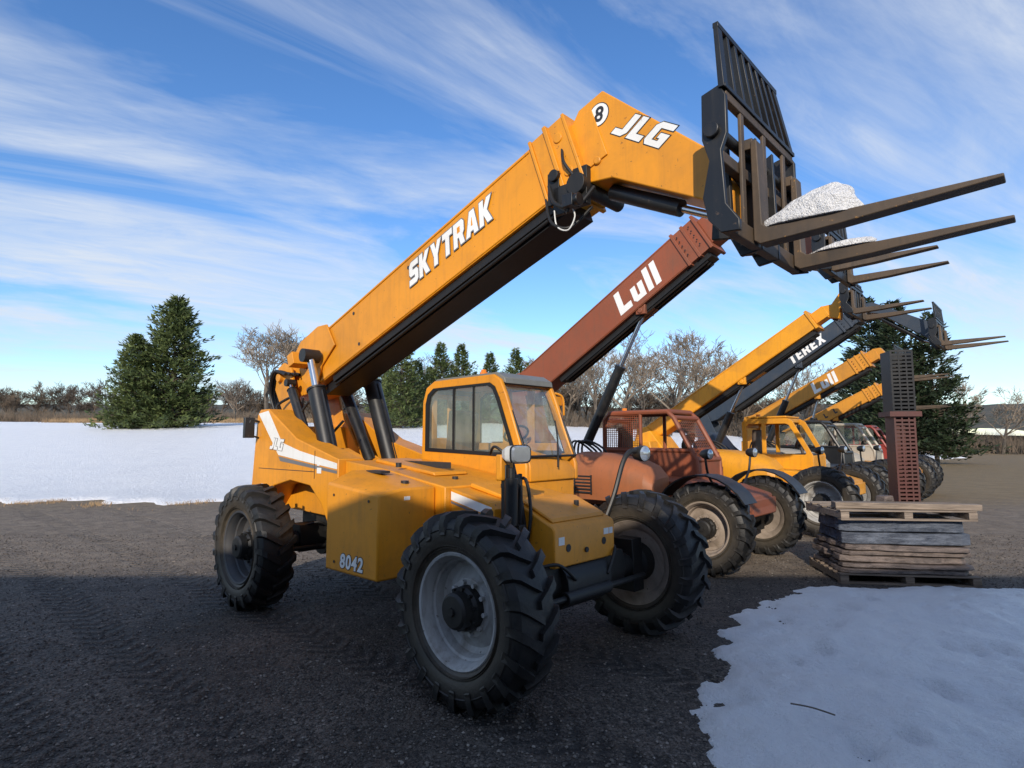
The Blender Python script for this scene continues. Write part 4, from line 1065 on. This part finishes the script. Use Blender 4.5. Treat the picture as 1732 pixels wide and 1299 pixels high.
for i,(u,y,s) in enumerate([(400,80,.62),(600,84,.9),(640,88,1.0),(715,90,1.05),(765,88,1.0),(955,76,1.05),(985,80,1.1),(1005,70,1.15),(1045,68,1.28),(1070,78,1.1),(1085,74,1.0),(1130,66,1.2),(1150,76,1.2),(1175,66,1.25),(1205,70,1.15),(1235,78,1.1),(1255,72,1.0),(1310,70,1.0),(1370,66,1.0),(905,84,1.0),(930,88,1.1),(560,90,.75),(1620,70,.9),(1690,74,.9)]):
    tree('bare_tree',BB[i%3],wx(u,y),y,s,i*2.1,'leafless tree with fine spreading branches near the field',group='bare trees along the field')
small=[bare_meshes(9,30+i,depth=4,kids=4,minr=.03) for i in range(3)]
V=[];F=[];off=0
rnd=random.Random(5)
data=[]
for t,c in small:
    vv=[np.array([v.co[:] for v in me.vertices]) for me in (t,c)]
    ff=[[tuple(p.vertices) for p in me.polygons] for me in (t,c)]
    n0=len(vv[0]); data.append((np.concatenate(vv),ff[0]+[tuple(i+n0 for i in f) for f in ff[1]]))
for k in range(190):
    x=rnd.uniform(-95,75) if k<150 else rnd.uniform(-20,45); y=rnd.uniform(92,125) if k<150 else rnd.uniform(82,92); v,f=data[k%3]; a=rnd.random()*6.28; s=rnd.uniform(.55,.95)
    R=np.array([[math.cos(a),-math.sin(a),0],[math.sin(a),math.cos(a),0],[0,0,1]])
    vv=(v*s)@R.T+np.array([x,y,tz(x,y)-.2]); V.append(vv); F+=[tuple(i+off for i in q) for q in f]; off+=len(v)
me=bpy.data.meshes.new('distant_woods'); me.from_pydata(np.concatenate(V).tolist(),[],F); me.materials.append(M_twigd)
o=put('distant_woods',me); o['kind']='stuff'; o['label']='distant mass of leafless brown woods'; o['category']='woods'
vs=[];fs=[]
for k in range(30000):
    x=rnd.uniform(-100,90); y=rnd.uniform(89,100)-(0 if x<-12 else 14); h=rnd.uniform(.5,2.0)*(1+.7*noise.noise(Vector((x*.15,0,0))))*(1 if x<-12 else 1.5)
    z=tz(x,y); dx=rnd.gauss(0,.7);dy=rnd.gauss(0,.3); o_=len(vs); w=.05
    vs+=[(x-w,y,z),(x+w,y,z),(x+dx,y+dy,z+h)]; fs.append((o_,o_+1,o_+2))
me=bpy.data.meshes.new('scrub_brush'); me.from_pydata(vs,[],fs); me.materials.append(M_twigd)
o=put('scrub_brush',me); o['kind']='stuff'; o['label']='tangled brown scrub along the field edge'; o['category']='brush'
vs=[];fs=[]
for k in range(24000):
    if k<9000:
        x=rnd.uniform(-26,16); y=yb(x)-abs(rnd.gauss(0,.6))+.3; h=rnd.uniform(.02,.08); w=.008
        if noise.noise(Vector((x*.7,y*.7,9)))<.0: continue
    else:
        x=rnd.uniform(-62,10); y=rnd.uniform(78,89); h=rnd.uniform(.3,.8); w=.05
    z=tz(x,y); o_=len(vs); dx=rnd.gauss(0,h*.5); dy=rnd.gauss(0,h*.5)
    vs+=[(x-w,y,z),(x+w,y,z),(x+dx,y+dy,z+h+.03)]; fs.append((o_,o_+1,o_+2))
me=bpy.data.meshes.new('dead_grass'); me.from_pydata(vs,[],fs)
me.materials.append(leaf_mat('dead_grass',(.16,.10,.05),(.34,.23,.12))); o=put('dead_grass',me); o['kind']='stuff'; o['label']='dried brown grass along the edge of the snow'; o['category']='grass'
xs=list(np.linspace(-500,500,200)); ys=list(np.linspace(135,330,14))
m,nt,bb,_=new_mat('wooded_hill'); pos=N(nt,'ShaderNodeNewGeometry').outputs['Position']; n=noise_tex(nt,pos,.25,6,.8)
nt.links.new(mixc(nt,ramp(nt,n.outputs[0],[(.4,g(0)),(.6,g(1))]).outputs[0],(.03,.04,.028,1),(.09,.075,.055,1)),bb.inputs['Base Color']); bb.inputs['Roughness'].default_value=1
o=grid_obj('hill',xs,ys,lambda x,y: 4.0+10.5*math.sin(min(1,(y-135)/90)*math.pi/2)*(1+.25*noise.noise(Vector((x*.012,0,7))))+1.4*noise.noise(Vector((x*.35,y*.3,0))),m); o['kind']='structure'

# ================================================================ MACHINE SHED behind the photographer (its shade falls over the front of the lot)
shed=empty('machine_shed',(0.5,-5.0,0)); shed['label']='long grey metal machine shed bordering the gravel lot'; shed['category']='shed'
HW,DP,EV=16.0,10.0,5.35
b=MB()
b.box(-HW,HW,-.12,0,0,EV); b.box(-HW,HW,-DP,-DP+.12,0,EV)
b.box(-HW,-HW+.12,-DP+.121,-.121,0,EV); b.box(HW-.12,HW,-DP+.121,-.121,0,EV)
for i in range(100): 
    x=-HW+.15+i*(2*HW-.3)/99; b.box(x-.02,x+.02,.001,.03,0,EV-.1)
b.obj('wall',[M_shed],shed)
b=MB(); 
A=[(-HW-.3,.30,EV+.001),(-HW-.3,-DP/2,EV+.8),(-HW-.3,-DP-.3,EV+.001),(-HW-.3,-DP-.3,EV+.12),(-HW-.3,-DP/2,EV+.93),(-HW-.3,.30,EV+.12)]
b.loft(A,[(HW+.3,p[1],p[2]) for p in A]); b.obj('roof',[M_grey],shed)
for xd in(-8.0,0.0,8.0):
    b=MB(); b.box(xd-2,xd+2,.031,.09,0,4.2)
    for k in range(5): b.box(xd-2,xd+2,.091,.11,.4+.8*k,.46+.8*k)
    b.obj('door',[M_shed],shed)

# ================================================================ SKY, SUN, CAMERA
sdir=Vector((-.16,-.985,0)).normalized(); EL=rad(23)
sv=Vector((sdir.x*math.cos(EL),sdir.y*math.cos(EL),math.sin(EL)))
w=bpy.data.worlds.new('World'); scene.world=w; w.use_nodes=True; nt=w.node_tree; nt.nodes.clear()
out=nt.nodes.new('ShaderNodeOutputWorld'); bg=nt.nodes.new('ShaderNodeBackground'); bg.inputs[1].default_value=.15
sky=nt.nodes.new('ShaderNodeTexSky'); sky.sky_type='NISHITA'; sky.sun_disc=False; sky.sun_elevation=EL; sky.sun_rotation=math.atan2(sdir.x,sdir.y)
sky.air_density=1.0; sky.dust_density=.2; sky.ozone_density=3.2
hs=N(nt,'ShaderNodeHueSaturation'); hs.inputs['Hue'].default_value=.507; hs.inputs['Saturation'].default_value=1.18; hs.inputs['Value'].default_value=1.32; nt.links.new(sky.outputs[0],hs.inputs['Color'])
tc=N(nt,'ShaderNodeTexCoord').outputs['Generated']
sp=N(nt,'ShaderNodeSeparateXYZ'); nt.links.new(tc,sp.inputs[0])
zz=mathn(nt,'ADD',mathn(nt,'MAXIMUM',sp.outputs[2],0.0),.14)
cb=N(nt,'ShaderNodeCombineXYZ')
nt.links.new(mathn(nt,'DIVIDE',sp.outputs[0],zz),cb.inputs[0]); nt.links.new(mathn(nt,'DIVIDE',sp.outputs[1],zz),cb.inputs[1])
m1=N(nt,'ShaderNodeMapping'); m1.inputs['Rotation'].default_value=(0,0,rad(58)); nt.links.new(cb.outputs[0],m1.inputs[0])
mp=N(nt,'ShaderNodeMapping'); mp.inputs['Scale'].default_value=(1.35,.42,1); mp.inputs['Location'].default_value=(5.1,2.9,0); nt.links.new(m1.outputs[0],mp.inputs[0])
n1=noise_tex(nt,mp.outputs[0],1.0,8,.60,.9); n2=noise_tex(nt,cb.outputs[0],.40,3,.5,.2); n3=noise_tex(nt,mp.outputs[0],4.5,7,.65,.9)
f=ramp(nt,n1.outputs[0],[(.40,g(0)),(.58,g(1))]).outputs[0]
f=mathn(nt,'MULTIPLY',f,mathn(nt,'ADD',mathn(nt,'MULTIPLY',ramp(nt,n3.outputs[0],[(.35,g(0)),(.65,g(1))]).outputs[0],.5),.55))
f2=ramp(nt,n2.outputs[0],[(.3,g(.55)),(.55,g(1))]).outputs[0]
f=mathn(nt,'MULTIPLY',mathn(nt,'MULTIPLY',f,f2),.92,True)
c=mixc(nt,f,hs.outputs[0],(5.0,5.4,6.0,1))
nt.links.new(c,bg.inputs[0]); nt.links.new(bg.outputs[0],out.inputs[0])
L=bpy.data.lights.new('sun','SUN'); L.energy=4.3; L.angle=rad(.5); L.color=(1,.90,.77)
so=bpy.data.objects.new('sun',L); COL.objects.link(so); so.rotation_euler=(-sv).to_track_quat('-Z','Y').to_euler(); so.location=(0,-5,20)
cam=bpy.data.cameras.new('camera'); cam.sensor_width=36; cam.lens=1009/1732*36; cam.clip_end=3000; cam.clip_start=.05
co=bpy.data.objects.new('camera',cam); COL.objects.link(co); co.location=(0,0,1.77); co.rotation_euler=(rad(95.4),0,0)
scene.camera=co
